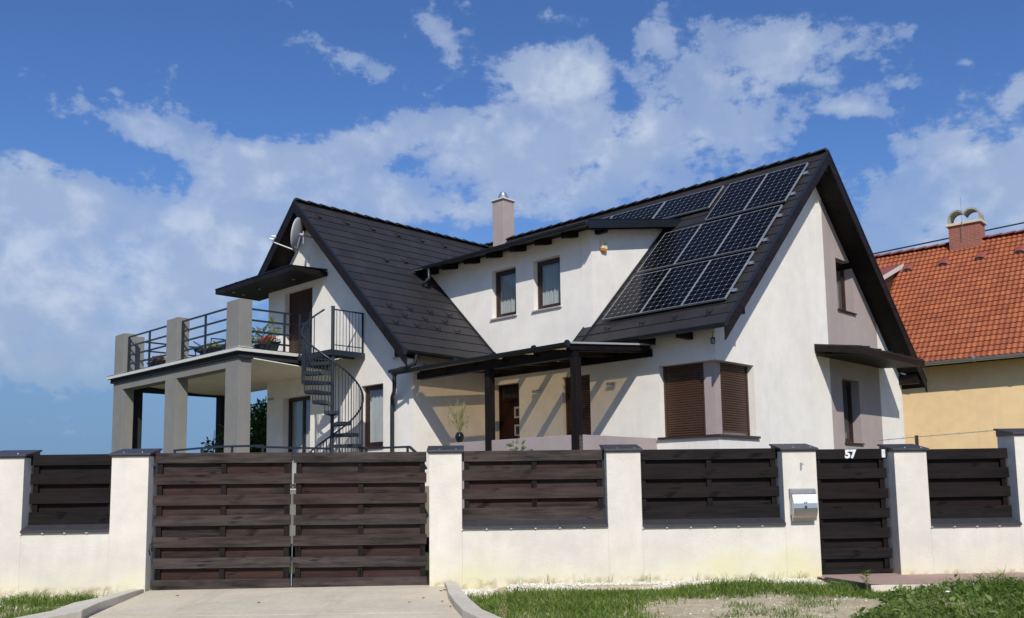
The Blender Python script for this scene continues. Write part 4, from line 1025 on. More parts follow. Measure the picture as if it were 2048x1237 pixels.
# railings between the piers
def railing(parent, pts, zs, posts, th=.045):
    b = MB(FR)
    for z in zs:
        for p, q_ in zip(pts[:-1], pts[1:]): b.bar((*p, z), (*q_, z), .022, th)
    for p in posts: b.box(p[0]-.022, p[0]+.022, p[1]-.022, p[1]+.022, tz, zs[0])
    return b.build('railing', M['rail'], parent)
ZS = (4.405, 4.145, 3.885, 3.635)
vr_ = cf+.12
railing(TR, [(c1+cu, vr_), (c2, vr_)], ZS, [(c1+cu+.04, vr_), (c1+cu+1.25, vr_), (c2-.04, vr_)])
railing(TR, [(c2+cu, vr_), (c3, vr_)], ZS, [(c2+cu+.04, vr_), (c2+cu+1.25, vr_), (c3-.04, vr_)])
railing(TR, [(c1+.15, cf+cv), (c1+.10, -3.35)], (4.33, 4.065, 3.80, 3.55), [(c1+.11, -3.5)])
railing(TR, [(c3+cu-.12, -4.04), (c3+cu-.12, -1.62)], ZS, [(c3+cu-.12, -2.9)])
# lower terrace
b = MB(FR); b.box(5.9, 16.9, -5.35, -2.45-.001, G0, .06); b.box(6.38, 16.9, -2.45, L_-.003, G0, .06); b.build('terrace_floor', M['floor_tile'], TR)
def low_rail(pts, ends):
    b = MB(FR)
    for p, q_ in zip(pts[:-1], pts[1:]): b.bar(p, q_, .04, .045)
    for p in ends: b.box(p[0]-.02, p[0]+.02, p[1]-.02, p[1]+.02, .06, p[2])
    return b.build('lower_railing', M['rail'], TR)
low_rail([(12.0, -5.15, 1.06), (9.85, -5.15, 1.06), (7.9, -5.15, 1.0), (7.9, -5.15, .98)], [(11.95, -5.15, 1.04), (10.6, -5.15, 1.04), (9.2, -5.15, 1.02)])
low_rail([(8.35, -5.05, .995), (8.3, -3.2, .995)], [(8.34, -4.9, .98)])
low_rail([(7.35, -2.9, .965), (5.75, -2.92, .935), (5.45, -3.0, .80), (5.0, -3.1, .45)], [(7.3, -2.9, .95), (5.82, -2.92, .92)])

# ---- chimney
CH = bpy.data.objects.new('chimney', None); COL.objects.link(CH); CH.parent = HOUSE
b = MB(FR); b.box(9.74, 10.20, 4.05, 4.53, 6.9, 8.86); b.build('stack', M['mauve'], CH, bevel=.006)
b = MB(FR); b.box(9.69, 10.25, 4.0, 4.58, 8.86, 8.905); b.build('chimney_cap', M['white_sill'], CH)
b = MB(FR); b.lathe([(.20, 0), (.19, .02), (.14, .15), (.13, .17), (.13, .19), (.10, .20), (.10, .24), (.07, .26)], (9.97, 4.29, 8.905), 20); b.build('flue_cowl', M['galv'], CH, smooth=True)

# ------------------------------------------------------------------ solar panels
sn, cs = SM, CM
def panel_mesh(w, h, nu, nv, name):
    """local x to the right, y up the slope, z out of the roof; origin at the lower right corner"""
    fr0 = Frame('w'); b = MB(fr0); r = .014; t = .04
    b.box(-w, 0, 0, r, 0, t); b.box(-w, 0, h-r, h, 0, t); b.box(-w, -w+r, r, h-r, 0, t); b.box(-r, 0, r, h-r, 0, t)
    fo = b.build('frame', M['galv_light'], None); fo.rotation_euler = (0, 0, 0); fo.location = (0, 0, 0)
    b = MB(fr0); b.v = [(-w+r, r, t-.004), (-r, r, t-.004), (-r, h-r, t-.004), (-w+r, h-r, t-.004)]; b.f = [(0, 1, 2, 3)]
    go = b.build('glass', M['cells'], None, fix=False); go.location = (0, 0, 0)
    m_ = .18
    finish_uv(go, [(-m_*0, 0), (nu, 0), (nu, nv), (0, nv)])
    b = MB(fr0); b.box(-w+.002, -.002, .002, h-.002, .002, .03); bo = b.build('backsheet', M['black_sheet'], None); bo.location = (0, 0, 0)
    root = bpy.data.objects.new('solar_panel', None); COL.objects.link(root)
    for o in (fo, go, bo): o.parent = root
    return root
M['galv_light'] = plain('aluminium_frame', (.36, .375, .39), .4, .4, .05)
M['black_sheet'] = plain('black_backsheet', (.01, .01, .011), .6, 0, .1)
P_port = panel_mesh(1.0, 1.65, 6, 10, 'p'); P_land = panel_mesh(1.68, 1.0, 10, 6, 'l')
pspots = []
row = ['lowest', 'middle', 'top']; colw = {3: ['right', 'centre', 'left'], 2: ['right', 'left']}
S_ROWS = (0.0, 1.803, 3.635)
OFFV = .02
for r_, (s0, n_) in enumerate(zip(S_ROWS, (3, 3, 2))):
    for k in range(n_): pspots.append((P_port, -.288+k*1.012, s0, f'upright solar panel, {colw[n_][k]} one of the {row[r_]} row of {["three", "three", "two"][r_]} on the roof'))
pspots += [(P_land, 1.905, 4.29, 'sideways solar panel beside the two topmost upright ones, clear of the dormer roof'), (P_land, 3.62, 4.29, 'sideways solar panel left of the other visible sideways one, half hidden behind the dormer roof'),
           (P_land, 5.33, 4.29, 'leftmost sliver of solar panel just showing above the dormer roof')]
first = {}
for proto, u, s, lab in pspots:
    o = proto if id(proto) not in first else copy_tree(proto); first[id(proto)] = 1
    p = (u, OFFV*0+s*cs-.02, zm(0)+.10+s*sn-.02)
    fr = Frame('h', p); o.location = fr.world(p); o.rotation_euler = (TH, 0, HOUSE_R)
    tag(o, lab, 'solar panel', 'solar panels on the main roof')
# mounting rails with clamps
for k, (s, n_) in enumerate(((.35, 3), (1.3, 3), (2.15, 3), (3.1, 3), (4.0, 2), (4.9, 2))):
    p = (0, s*cs-.02, zm(0)+.065+s*sn-.02); fr = Frame('h', p); b = MB(fr); b.box(-.40, n_*1.012-.24, p[1]-.018, p[1]+.018, p[2]-.02, p[2]+.02); b.box(-.40, -.31, p[1]-.03, p[1]+.03, p[2]-.025, p[2]+.035)
    tag(b.build('mounting_rail', M['galv']), ['lowest', 'second lowest', 'third from the bottom', 'third from the top', 'second highest', 'highest'][k]+' metal rail whose end shows right of the solar panels', 'rail', 'rails under the solar panels')

# ------------------------------------------------------------------ spiral staircase
pu, pv, R = 8.20, -3.20, .68
fr = Frame('h', (pu, pv, .06)); PW = Vector(fr.world((pu, pv, 0))); 
frw = Frame('w', (PW.x, PW.y, .06))
ST = bpy.data.objects.new('spiral_staircase', None); COL.objects.link(ST); frw.put(ST)
tag(ST, 'dark grey spiral staircase climbing to the terrace against the white gable', 'staircase')
def pol(phi, r): return (PW.x+r*math.cos(rad(phi)), PW.y+r*math.sin(rad(phi)))
b = MB(frw); b.tube([(PW.x, PW.y, .06), (PW.x, PW.y, 4.28)], .042, 16); b.tube([(PW.x, PW.y, 4.28), (PW.x, PW.y, 4.31)], .048, 16); b.build('pole', M['rail'], ST, smooth=True)
PH0 = 136.0; STEP = 25.5; RISE = .242; NT_ = 13
for i in range(1, NT_):
    p0 = PH0+(i-1)*STEP+2; p1 = p0+STEP+3; z = 3.26-i*RISE
    b = MB(frw); vs = [pol(p0, .05), pol(p0, R-.02), pol((p0+p1)/2, R-.015), pol(p1, R-.02), pol(p1, .05)]
    b.slab([(*q_, z) for q_ in vs], (0, 0, -.012))
    # rim and slotted front
    for a_, c_ in ((vs[0], vs[1]), (vs[3], vs[4])): b.bar((*a_, z-.04), (*c_, z-.04), .006, .08)
    for a_, c_ in ((vs[1], vs[2]), (vs[2], vs[3])): b.bar((*a_, z-.04), (*c_, z-.04), .006, .08)
    for t_ in (.3, .5, .7): b.bar((*pol(p0+(p1-p0)*t_, .08), z-.035), (*pol(p0+(p1-p0)*t_, R-.03), z-.035), .006, .05)
    b.build('tread', M['rail'], ST)
b = MB(frw)
rate_t = RISE/STEP; zr = lambda ph: 4.20-.0088*(ph-PH0)
end = PH0+STEP*14.6
ph = np.arange(118, end, 6); b.tube([(*pol(p, R+.02), zr(p)-(.0 if p > 125 else .0)) for p in ph], .022, 8); b.build('handrail', M['rail'], ST, smooth='all')
p = PH0+4; nb = 0
while p < end-2:
    i = int((p-PH0-2)/STEP)+1; zt = 3.26-min(i, NT_-1)*RISE-.06; zt = max(zt, .06)
    b = MB(frw); b.tube([(*pol(p, R+.01), zt), (*pol(p, R+.01), zr(p)-.01)], .0095 if nb % 4 else .012, 6); b.build('baluster', M['rail'], ST); nb += 1
    p += STEP/4
# landing: a plate from the pole to the wall and across to the terrace
b = MB(fr); b.slab([(pu-.06, pv-.10, 3.28), (9.515, pv-.10, 3.28), (9.515, L_-.02, 3.28), (pu-.06, L_-.02, 3.28)], (0, 0, -.008))
b.bar((pu-.06, pv-.1, 3.215), (pu-.06, L_-.02, 3.215), .01, .13); b.bar((pu-.06, pv-.1, 3.215), (9.515, pv-.1, 3.215), .01, .13); b.bar((pu+.35, pv-.1, 3.22), (pu+.35, L_-.02, 3.22), .01, .10)
o = b.build('landing', M['rail'], None); 
o.parent = ST; o.matrix_parent_inverse = Matrix.Identity(4); o.rotation_euler = (0, 0, HOUSE_R); o.location = (0, 0, 0)
b = MB(fr); zt = 4.235
b.bar((pu-.02, pv, zt), (pu-.03, L_-.03, zt), .03, .03); b.bar((pu-.03, L_-.06, 3.2), (pu-.03, L_-.06, zt), .03, .03, (1, 0, 0)); b.bar((pu-.02, pv+.05, 3.40), (pu-.03, L_-.06, 3.40), .02, .02)
for k in range(9):
    v = pv+.09+k*.09; b.tube([(pu-.025, v, 3.28), (pu-.025, v, zt)], .011 if k == 4 else .0075, 6)
o = b.build('landing_railing', M['rail'], None); o.parent = ST; o.rotation_euler = (0, 0, HOUSE_R); o.location = (0, 0, 0)
b = MB(fr)
for p_ in ((9.50, pv-.06), (9.05, pv-.06)): b.bar((*p_, 3.2), (*p_, 4.30), .03, .03, (1, 0, 0))
for z in (3.55, 3.80, 4.05): b.bar((9.05, pv-.06, z), (9.50, pv-.06, z), .02, .04)
o = b.build('gate_post', M['rail'], None); o.parent = ST; o.rotation_euler = (0, 0, HOUSE_R); o.location = (0, 0, 0)

# ------------------------------------------------------------------ fittings on the walls
# satellite dish
C0 = Vector((10.07, -3.01, 6.45)); fr = Frame('h', (10.25, L_, 6.45)); CWd = Vector(fr.world(tuple(C0)))
T = thing('satellite_dish', fr, 'light grey satellite dish on an arm near the top of the left gable', 'satellite dish')
nrm = Vector((-.97, .10, .16)).normalized()
def to_l(pw):   # world point (with EYE) into the thing's local space
    m = Matrix.Translation(Vector(fr.world(fr.b))) @ Matrix.Rotation(fr.rot, 4, 'Z'); return m.inverted() @ Vector(pw)
def add_world(b, vs, fs):
    o = len(b.v); b.v += [tuple(to_l(p)) for p in vs]; b.f += [tuple(i+o for i in f) for f in fs]
def wtube(b, pts, r, n=8):
    t = MB(Frame('w')); t.tube([(p[0], p[1], p[2]) for p in pts], r, n); add_world(b, t.v, t.f)
ax = nrm.cross(Vector((0, 0, 1))).normalized(); ay = ax.cross(nrm).normalized()
vs, fs = [], []; nr, na = 7, 36
for i in range(nr+1):
    r = .40*i/nr; dep = .075*(1-(r/.40)**2)
    for k in range(na): a = 2*math.pi*k/na; vs.append(CWd+ax*(r*.95*math.cos(a))+ay*(r*1.05*math.sin(a))-nrm*dep)
for i in range(nr):
    for k in range(na): fs.append((i*na+k, i*na+(k+1) % na, (i+1)*na+(k+1) % na, (i+1)*na+k))
o0 = len(vs); vs += [v-nrm*.006 for v in vs]; fs += [tuple(i+o0 for i in f[::-1]) for f in fs[:]]
fs += [(nr*na+k, nr*na+(k+1) % na, o0+nr*na+(k+1) % na, o0+nr*na+k) for k in range(na)]
b = MB(fr); add_world(b, vs, fs); b.build('reflector', M['dishgrey'], T, smooth='all', fix=False)
b = MB(fr); rim = [CWd+ax*(.385*math.cos(a))+ay*(.425*math.sin(a)) for a in np.linspace(0, 2*math.pi, 37)]; wtube(b, rim, .007, 5); b.build('rim', M['white_plastic'], T)
bk = CWd-nrm*.09; low = CWd-ay*.40
wall = Vector(fr.world((10.25, L_, 6.50)))
b = MB(fr); wtube(b, [bk, bk-nrm*.10], .05, 8); wtube(b, [bk-nrm*.08+Vector((0, 0, .10)), bk-nrm*.08-Vector((0, 0, .22))], .022, 8); wtube(b, [bk-nrm*.08, bk-nrm*.08+(wall-bk)*.45, wall], .020, 8); wtube(b, [wall-(wall-bk).normalized()*.01, wall+(wall-bk).normalized()*.01], .06, 10)
wtube(b, [bk-ay*.05, bk-ay*.33+nrm*.02, low+nrm*.02], .018, 6); b.build('mount', M['galv'], T)
lnb = CWd+nrm*.66-ay*.16
b = MB(fr); wtube(b, [low, lnb-ay*.10-nrm*.06], .014, 6); b.build('feed_arm', M['white_plastic'], T)
for k in (-1, 1):
    c = lnb+ax*.05*k+ay*(.05*k); b = MB(fr); wtube(b, [c, c-nrm*.09], .028, 10); wtube(b, [c-nrm*.09, c-nrm*.115], .036, 10); b.build('receiver', M['white_plastic'], T)
# alarm siren
fr = Frame('h', (D1, .36, 5.24)); T = thing('alarm_siren', fr, 'cream alarm box with orange lens under the dormer eave', 'alarm')
b = MB(fr); b.prism([(.27, 5.29), (.47, 5.29), (.44, 5.50), (.30, 5.50)], 'U', D1-.085, D1-.001); b.build('case', M['cream'], T, bevel=.01)
b = MB(fr); b.prism([(.29, 5.245), (.45, 5.245), (.468, 5.289), (.272, 5.289)], 'U', D1-.075, D1-.001); b.build('lens', M['orange'], T, bevel=.01)
b = MB(fr); b.box(D1-.088, D1-.0855, .35, .42, 5.36, 5.42); b.build('badge', M['dishgrey'], T)
# wall lamps beside the doors
def wall_lamp(u, v, z, label):
    fr = Frame('h', (u, v, z)); T = thing('wall_lamp', fr, label, 'wall lamp', 'small cylinder wall lamps')
    b = MB(fr); b.box(u-.04, u+.04, v-.03, v-.001, z-.035, z+.035); b.build('back_plate', M['steel'], T, bevel=.004)
    b = MB(fr); b.tube([(u-.10, v-.075, z), (u-.035, v-.075, z)], .032, 14); b.tube([(u+.035, v-.075, z), (u+.10, v-.075, z)], .032, 14); b.tube([(u-.035, v-.075, z), (u+.035, v-.075, z)], .028, 14); b.build('lamp_body', M['galv'], T, smooth=True)
wall_lamp(4.694, 0, 2.22, 'steel wall lamp between the front door and the shuttered porch window')
wall_lamp(2.52, 0, 2.20, 'steel wall lamp right of the shuttered porch window')
wall_lamp(12.25, L_, 2.50, 'steel wall lamp left of the curtained door beneath the terrace')
# floodlight at the eave, sensors, vent
def spot(u, v, z, d, label, name='security_camera', cat='camera'):
    fr = Frame('h', (u, v, z)); T = thing(name, fr, label, cat)
    b = MB(fr); b.tube([(u, v, z), tuple(Vector((u, v, z))+Vector(d)*.5)], .014, 8); b.build('bracket', M['galv'], T)
    e = Vector((u, v, z))+Vector(d)*.5; b = MB(fr); b.tube([tuple(e), tuple(e+Vector(d)*.9+Vector((0, 0, -.04)))], .035, 10); b.build('housing', M['white_plastic'] if name != 'dark_lantern' else M['dark_plastic'], T)
spot(6.92, L_-.001, 3.04, (-.03, -.14, -.02), 'small pale spotlight on the white wall beneath the left gable eave', 'spotlight', 'spotlight')
spot(-.001, 8.93, 2.90, (-.12, .05, .0), 'small white camera on the wall near the far end of the gable canopy')
fr = Frame('h', (-.05, VE-.0, 2.72)); T = thing('hanging_lantern', fr, 'little black lantern hanging under the right roof corner above the shuttered window', 'lantern')
b = MB(fr); b.tube([(-.18, -.36, 2.93), (-.18, -.36, 2.82)], .006, 5); b.build('hook', M['metal'], T)
b = MB(fr); b.lathe([(.02, .13), (.045, .11), (.045, .01), (.03, 0)], (-.18, -.36, 2.70), 12); b.build('shade', M['dark_plastic'], T)
fr = Frame('h', (10.64, L_, 5.98)); b = MB(fr); b.box(10.57, 10.72, L_-.02, L_-.001, 5.98, 6.15)
for z in np.arange(6.0, 6.13, .025): b.box(10.585, 10.705, L_-.026, L_-.0205, z, z+.012)
tag(b.build('air_vent', M['white_plastic']), 'small white slatted air vent in the upper left gable', 'vent')

# ------------------------------------------------------------------ terrace and porch objects
def ribbon_leaf(b, c, d, n, L, w, seg=1):
    """a pointed leaf card at c, along d, facing n"""
    d = d.normalized(); s = d.cross(n).normalized()*w/2; c = Vector(c)
    vs = [c, c+d*L*.45+s, c+d*L+n*(-.12*L), c+d*L*.45-s]
    b.v_raw(vs, [(0, 1, 2), (0, 2, 3)])
def v_raw(self, vs, fs):
    o = len(self.v); self.v += [tuple(p) for p in vs]; self.f += [tuple(i+o for i in f) for f in fs]
MB.v_raw = v_raw
def leaves(b, centres, radii, n, L, w, droop=.3, rnd=random):
    """scatter leaf cards in a set of ellipsoids (local coordinates)"""
    tot = sum(r[0]*r[1]*r[2] for r in radii)
    for c, r in zip(centres, radii):
        k = int(n*r[0]*r[1]*r[2]/tot)
        for _ in range(k):
            p = Vector([rnd.gauss(0, 1) for _ in range(3)]).normalized(); q = rnd.random()**.45
            pos = Vector(c)+Vector((p.x*r[0]*q, p.y*r[1]*q, p.z*r[2]*q))
            d = (Vector([rnd.gauss(0, 1) for _ in range(3)]).normalized()+p*.9+Vector((0, 0, -droop))).normalized()
            nn = Vector([rnd.gauss(0, 1) for _ in range(3)]).normalized(); nn = (nn-d*nn.dot(d)).normalized()
            ribbon_leaf(b, pos, d, nn, L*rnd.uniform(.6, 1.2), w*rnd.uniform(.7, 1.1))
def planter(u, v, z, w, h, label, flower):
    fr = Frame('h', (u, v, z)); T = thing('planter', fr, label, 'planter', 'flower planters on the terrace')
    b = MB(fr); hw = w/2
    b.slab([(u-hw, v-.13, z+h), (u+hw, v-.13, z+h), (u+hw, v+.13, z+h), (u-hw, v+.13, z+h)], (0, 0, -.03))
    vs = [(u-hw+.02, v-.12, z+h-.03), (u+hw-.02, v-.12, z+h-.03), (u+hw-.02, v+.12, z+h-.03), (u-hw+.02, v+.12, z+h-.03), (u-hw+.10, v-.08, z), (u+hw-.10, v-.08, z), (u+hw-.10, v+.08, z), (u-hw+.10, v+.08, z)]
    b.add(vs, [(0, 1, 2, 3), (4, 5, 6, 7), (0, 1, 5, 4), (1, 2, 6, 5), (2, 3, 7, 6), (3, 0, 4, 7)])
    for k in (-.5, 0, .5): b.bar((u+k*w*.7, v-.125, z+h-.04), (u+k*w*.45, v-.09, z+.01), .02, .02)
    b.build('pot', M['dark_plastic'], T)
    b = MB(fr); leaves(b, [(-hw*.6, 0, h+.03), (0, 0, h+.05), (hw*.6, 0, h+.03)], [(w*.28, .14, .07)]*3, 220, .06, .035); b.build('leaves', M['leaf'], T, fix=False)
    b = MB(fr); leaves(b, [(0, 0, h+.08)], [(w*.46, .14, .08)], 480, .035, .03, 0); b.build('flowers', flower, T, fix=False)
planter(10.15, -3.75, 3.343, .80, .27, 'dark planter of red flowers by the terrace corner nearest the stairs', M['red_flower'])
planter(12.0, -4.25, 3.343, .80, .30, 'dark planter of cream flowers behind the middle terrace railing', M['yellow_flower'])
planter(15.0, -4.25, 3.343, .80, .30, 'dark planter of red flowers behind the leftmost terrace railing', M['red_flower'])

def chair(u, v, z, rot, label, bh=.86):
    fr = Frame('h', (u, v, z)); T = thing('terrace_chair', fr, label, 'chair', 'dark terrace chairs'); T.rotation_euler = (0, 0, fr.rot+rad(rot))
    f0 = Frame('w')
    b = MB(f0); b.box(-.26, .26, -.25, .25, .40, .44); b.build('seat', M['dark_plastic'], T, bevel=.01)
    b = MB(f0); n = 12
    vs = []
    for k in range(n+1):
        x = -.27+.54*k/n; bow = .05*(1-(x/.27)**2)
        for (y, zz) in ((.22+bow, .44), (.30+bow, bh+.03*(1-(x/.27)**2))): vs.append((x, y, zz))
        for (y, zz) in ((.24+bow, .44), (.32+bow, bh+.03*(1-(x/.27)**2))): vs.append((x, y, zz))
    fs = []
    for k in range(n):
        a, c = k*4, k*4+4; fs += [(a, c, c+1, a+1), (a+2, c+2, c+3, a+3), (a+1, c+1, c+3, a+3), (a, c, c+2, a+2)]
    b.v = vs; b.f = fs; b.build('backrest', M['dark_plastic'], T)
    for (x, y) in ((-.24, -.22), (.24, -.22), (-.24, .22), (.24, .22)):
        b = MB(f0); b.tube([(x, y, 0), (x*.96, y*.96, .40)], .015, 6); b.build('leg', M['metal'], T)
    for x in (-.27, .27):
        b = MB(f0); b.tube([(x, -.22, .40), (x, -.22, .62), (x, .26, .66)], .016, 6); b.build('armrest', M['metal'], T)
chair(12.1, -3.8, 3.343, 20, 'dark terrace chair behind the middle railing, next to the right-hand pier', .62)
chair(13.25, -3.7, 3.343, -140, 'dark reclined chair behind the middle railing, just right of the middle pier', .48)
chair(3.42, -1.45, .1, 0, 'dark patio chair whose curved backrest shows above the mauve porch parapet')
# vase with dried grass on the parapet
fr = Frame('h', (4.80, -2.352, .992)); T = thing('vase', fr, 'glossy black vase holding tall dried grass on the mauve parapet', 'vase')
b = MB(fr); b.lathe([(.045, 0), (.072, .04), (.096, .11), (.090, .165), (.062, .205), (.058, .218), (.045, .218), (.045, .18)], (4.80, -2.352, .992), 24); b.build('pot', M['black'], T, smooth='all')
rr = random.Random(3)
b = MB(fr); b2 = MB(fr)
for k in range(90):
    a = rr.uniform(0, 6.283); lean = rr.uniform(.01, .15); h = rr.uniform(.25, .74); bend = rr.uniform(0, .15)
    pts = [Vector((math.cos(a)*(.01+lean*t+bend*t*t*t)*1.0, math.sin(a)*(.01+lean*t+bend*t*t*t), .20+h*t-(bend*.6)*t**3)) for t in np.linspace(0, 1, 5)]
    (b if k % 2 else b2).fr = Frame('w'); tb = (b if k % 2 else b2); tb.tube([tuple(p) for p in pts], .0065, 4, r2=.003)
    if k % 3 == 0:
        for t in range(7):
            c = pts[-1]+Vector((rr.uniform(-.012, .012), rr.uniform(-.012, .012), -t*.022)); ribbon_leaf(tb, c, Vector((rr.uniform(-1, 1), rr.uniform(-1, 1), 1.5)), Vector((rr.uniform(-1, 1), rr.uniform(-1, 1), .1)).normalized(), .05, .014)
for bb, nm, mt in ((b, 'dried_grass', M['dry']), (b2, 'green_stalks', M['leaf_pale'])):
    o = bb.build(nm, mt, T, fix=False)

# ------------------------------------------------------------------ trees and shrubs in the garden
def tree(x, y, z0, label, crown, n, L, w, trunk_r=.06, mat='leaf', name='tree', cat='tree', seed=1, group=None):
    rr = random.Random(seed); fr = Frame('w', (x, y, z0)); T = thing(name, fr, label, cat, group)
    b = MB(Frame('w')); top = max(c[2] for c, r in crown)
    b.tube([(0, 0, 0), (.03, .02, top*.35), (-.02, 0, top*.65), (0, .02, top)], trunk_r, 8, r2=trunk_r*.25)
    for c, r in crown:
        for _ in range(5):
            p = Vector([rr.gauss(0, 1) for _ in range(3)]).normalized(); e = Vector(c)+Vector((p.x*r[0], p.y*r[1], p.z*r[2]))*.9
            s = Vector((0, 0, max(.2, c[2]*rr.uniform(.4, .85)))); b.tube([tuple(s), tuple((s+e)/2+Vector((0, 0, .08))), tuple(e)], trunk_r*.35, 5, r2=.004)
    b.build('trunk', M['bark'], T)
    b = MB(Frame('w')); leaves(b, [c for c, r in crown], [r for c, r in crown], n, L, w, .45, rr); b.build('crown', M[mat], T, fix=False)
    return T
tree(-8.05, 27.6, -1.0, 'dark leafy cherry tree behind the terrace, seen between its columns', [((.55, 0, 2.5), (.60, .7, 1.0)), ((.35, .1, 1.9), (.85, .8, .7)), ((.6, 0, 3.3), (.45, .6, .5)), ((.3, 0, 1.3), (.8, .7, .6)), ((.9, .2, 2.3), (.6, .6, 1.1))], 8200, .17, .075, .08, seed=4)
tree(-8.75, 27.0, -1.0, 'thin young tree with sparse leaves left of the dark tree behind the terrace', [((0, 0, 2.35), (.35, .3, .28)), ((.25, 0, 1.9), (.25, .25, .3)), ((-.2, 0, 1.75), (.3, .3, .25)), ((.35, 0, 2.85), (.12, .2, .3))], 330, .17, .07, .03, seed=9)
tree(*Frame('h').world((11.25, -3.3, 0))[:2], 3.343, 'pale green leafy potted plant beside the terrace door', [((.0, 0, .55), (.28, .28, .30)), ((-.1, .1, .25), (.30, .25, .2)), ((.25, 0, .85), (.16, .2, .22))], 190, .20, .085, .02, 'leaf_pale', 'potted_plant', 'plant', seed=12)
tree(.05, 14.7, -1.3, 'young shrub with pale leaves poking above the fence in front of the porch', [((.0, 0, 1.93), (.16, .16, .12)), ((.22, 0, 1.86), (.22, .16, .08)), ((-.05, 0, 1.7), (.3, .2, .15))], 120, .12, .07, .015, 'leaf_pale', 'shrub', 'shrub', seed=15)

# ------------------------------------------------------------------ the neighbour's house
NB = (0, 0, -1.2); FN = Frame('n', NB)
NH = thing('neighbour_house', FN, 'yellow rendered house with a bright terracotta tiled roof at the right', 'house')
ez, rw, rz_ = 3.66, 4.5, 8.24; ta = math.atan2(rz_-ez, rw); cn, snn = math.cos(ta), math.sin(ta)
S0, S1 = -9.0, 9.0
b = MB(FN); b.prism([(.55, -1.2), (.55, ez+.55*math.tan(ta)-.12), (rw, rz_-.12), (2*rw-.55, ez+.55*math.tan(ta)-.12), (2*rw-.55, -1.2)], 'U', S0+.3, S1-.3)
me = solid([('', b), ('DIFFERENCE', MB(FN).box(-2.25, -1.25, .4, .75, -.3, 1.22))]); me.materials.clear(); me.materials.append(M['yellow']); me.name = 'wall'
wo2 = bpy.data.objects.new('wall', me); COL.objects.link(wo2); wo2.parent = NH
b = MB(FN); b.box(-2.24, -1.26, .66, .70, -.29, 1.21); b.build('window', M['white_plastic'], NH)
b = MB(FN); b.box(-2.3, -1.2, .50, .548, -.36, -.30); b.build('window_sill', M['white_sill'], NH)
b = MB(FN); uvs = []
pitch_w = .16
wave = lambda x: .030*(0.5+0.5*math.cos(2*math.pi*x/pitch_w))**1.2
FRsave = FR
tiled(b, (S0, 0, ez), (1, 0, 0), (0, cn, snn), S1-S0, rw/cn, .247, thick=.040, uvs=uvs, wave=wave, wn=int((S1-S0)/.025))
o = b.build('roof_tiles', M['tile_red'], NH, fix=False, smooth=False); finish_uv(o, uvs)
b = MB(FN); b.prism([(.0, ez-.01), (rw, rz_-.01), (2*rw, ez-.01), (2*rw, ez-.16), (rw, rz_-.2), (.0, ez-.14)], 'U', S0, S1); b.build('roof_deck', M['wood_brown'] if 'wood_brown' in M else M['sill'], NH)
uvs = []; b = MB(FN); tiled(b, (S0, 2*rw, ez), (1, 0, 0), (0, -cn, snn), S1-S0, rw/cn, .275, uvs=uvs); o = b.build('roof_tiles', M['tile_red'], NH, fix=False); finish_uv(o, uvs)
M['ridge_red'] = plain('terracotta_ridge', (.26, .065, .045), .7, 0, .2, 5, .003)
ridge(NH, (S0, rw, rz_+.03), (S1, rw, rz_+.03), 44, r=.12, mat=(M['ridge_red'], FN))
b = MB(FN); b.gutter((S0, -.08, ez-.02), (S1, -.08, ez-.02), .085); o = b.build('gutter', M['galv'], NH)
b = MB(FN)
for s in np.arange(S0+.3, S1, 1.45): b.tube([(s-.03, -.08, ez-.03), (s+.03, -.08, ez-.03)], .095, 12)
b.build_split('gutter_joint', M['galv'], o)
def vent2():
    b = MB(Frame('w')); b.prism([(-.14, 0), (-.14, .05), (-.09, .09), (.16, .0)], 'U', -.10, .10); return b
for s in (2.887, 1.703, .545, -.642):
    b = MB(FN); v = 3.70; z = ez+v*math.tan(ta)+.05; vs = []
    for t in range(9):
        an = math.pi*t/8; vs += [(s+.17*math.cos(an), v-.16*cn, z-.16*snn+.12*math.sin(an)), (s+.15*math.cos(an), v+.22*cn, z+.22*snn+.01+.03*math.sin(an))]
    b.add(vs, [(2*t, 2*t+2, 2*t+3, 2*t+1) for t in range(8)]); o = b.build('roof_vent', M['ridge_red'], NH, fix=False)
    b = MB(FN); b.add([(s+.15*math.cos(math.pi*t/8), v-.14*cn, z-.14*snn+.105*math.sin(math.pi*t/8)) for t in range(9)], [tuple(range(9))]); b.build('vent_mouth', M['black_sheet'], o, fix=False)
# chimney with a two-arched cowl
C2 = bpy.data.objects.new('chimney', None); COL.objects.link(C2); C2.parent = NH
def uvbox(b, fr, u0, u1, v0, v1, z0, z1, uvs):
    for face in ([(u0, v0), (u1, v0)], [(u1, v0), (u1, v1)], [(u1, v1), (u0, v1)], [(u0, v1), (u0, v0)]):
        (a, c), (d, e) = face; L = math.hypot(d-a, e-c); b.add([(a, c, z0), (d, e, z0), (d, e, z1), (a, c, z1)], [(0, 1, 2, 3)]); uvs += [(0, z0), (L, z0), (L, z1), (0, z1)]
uvs = []; b = MB(FN); uvbox(b, FN, .60, 1.60, rw-.32, rw+.32, rz_-.5, 8.82, uvs); o = b.build('stack', M['brick'], C2, fix=False); finish_uv(o, uvs)
b = MB(FN); b.box(.53, 1.67, rw-.39, rw+.39, 8.82, 8.91); b.build('chimney_slab', M['concrete'], C2, bevel=.01)
def cowl_pts(r, base):
    cs_ = (.875, 1.325); pts = []
    am = math.acos(.225/r) if r > .225 else 0.0
    for t in np.linspace(math.pi, am, 12): pts.append((cs_[0]+r*math.cos(t), base+r*1.1*math.sin(t)))
    for t in np.linspace(math.pi-am, 0, 12): pts.append((cs_[1]+r*math.cos(t), base+r*1.1*math.sin(t)))
    return pts
po, pi_ = cowl_pts(.30, 9.06), cowl_pts(.245, 9.06)
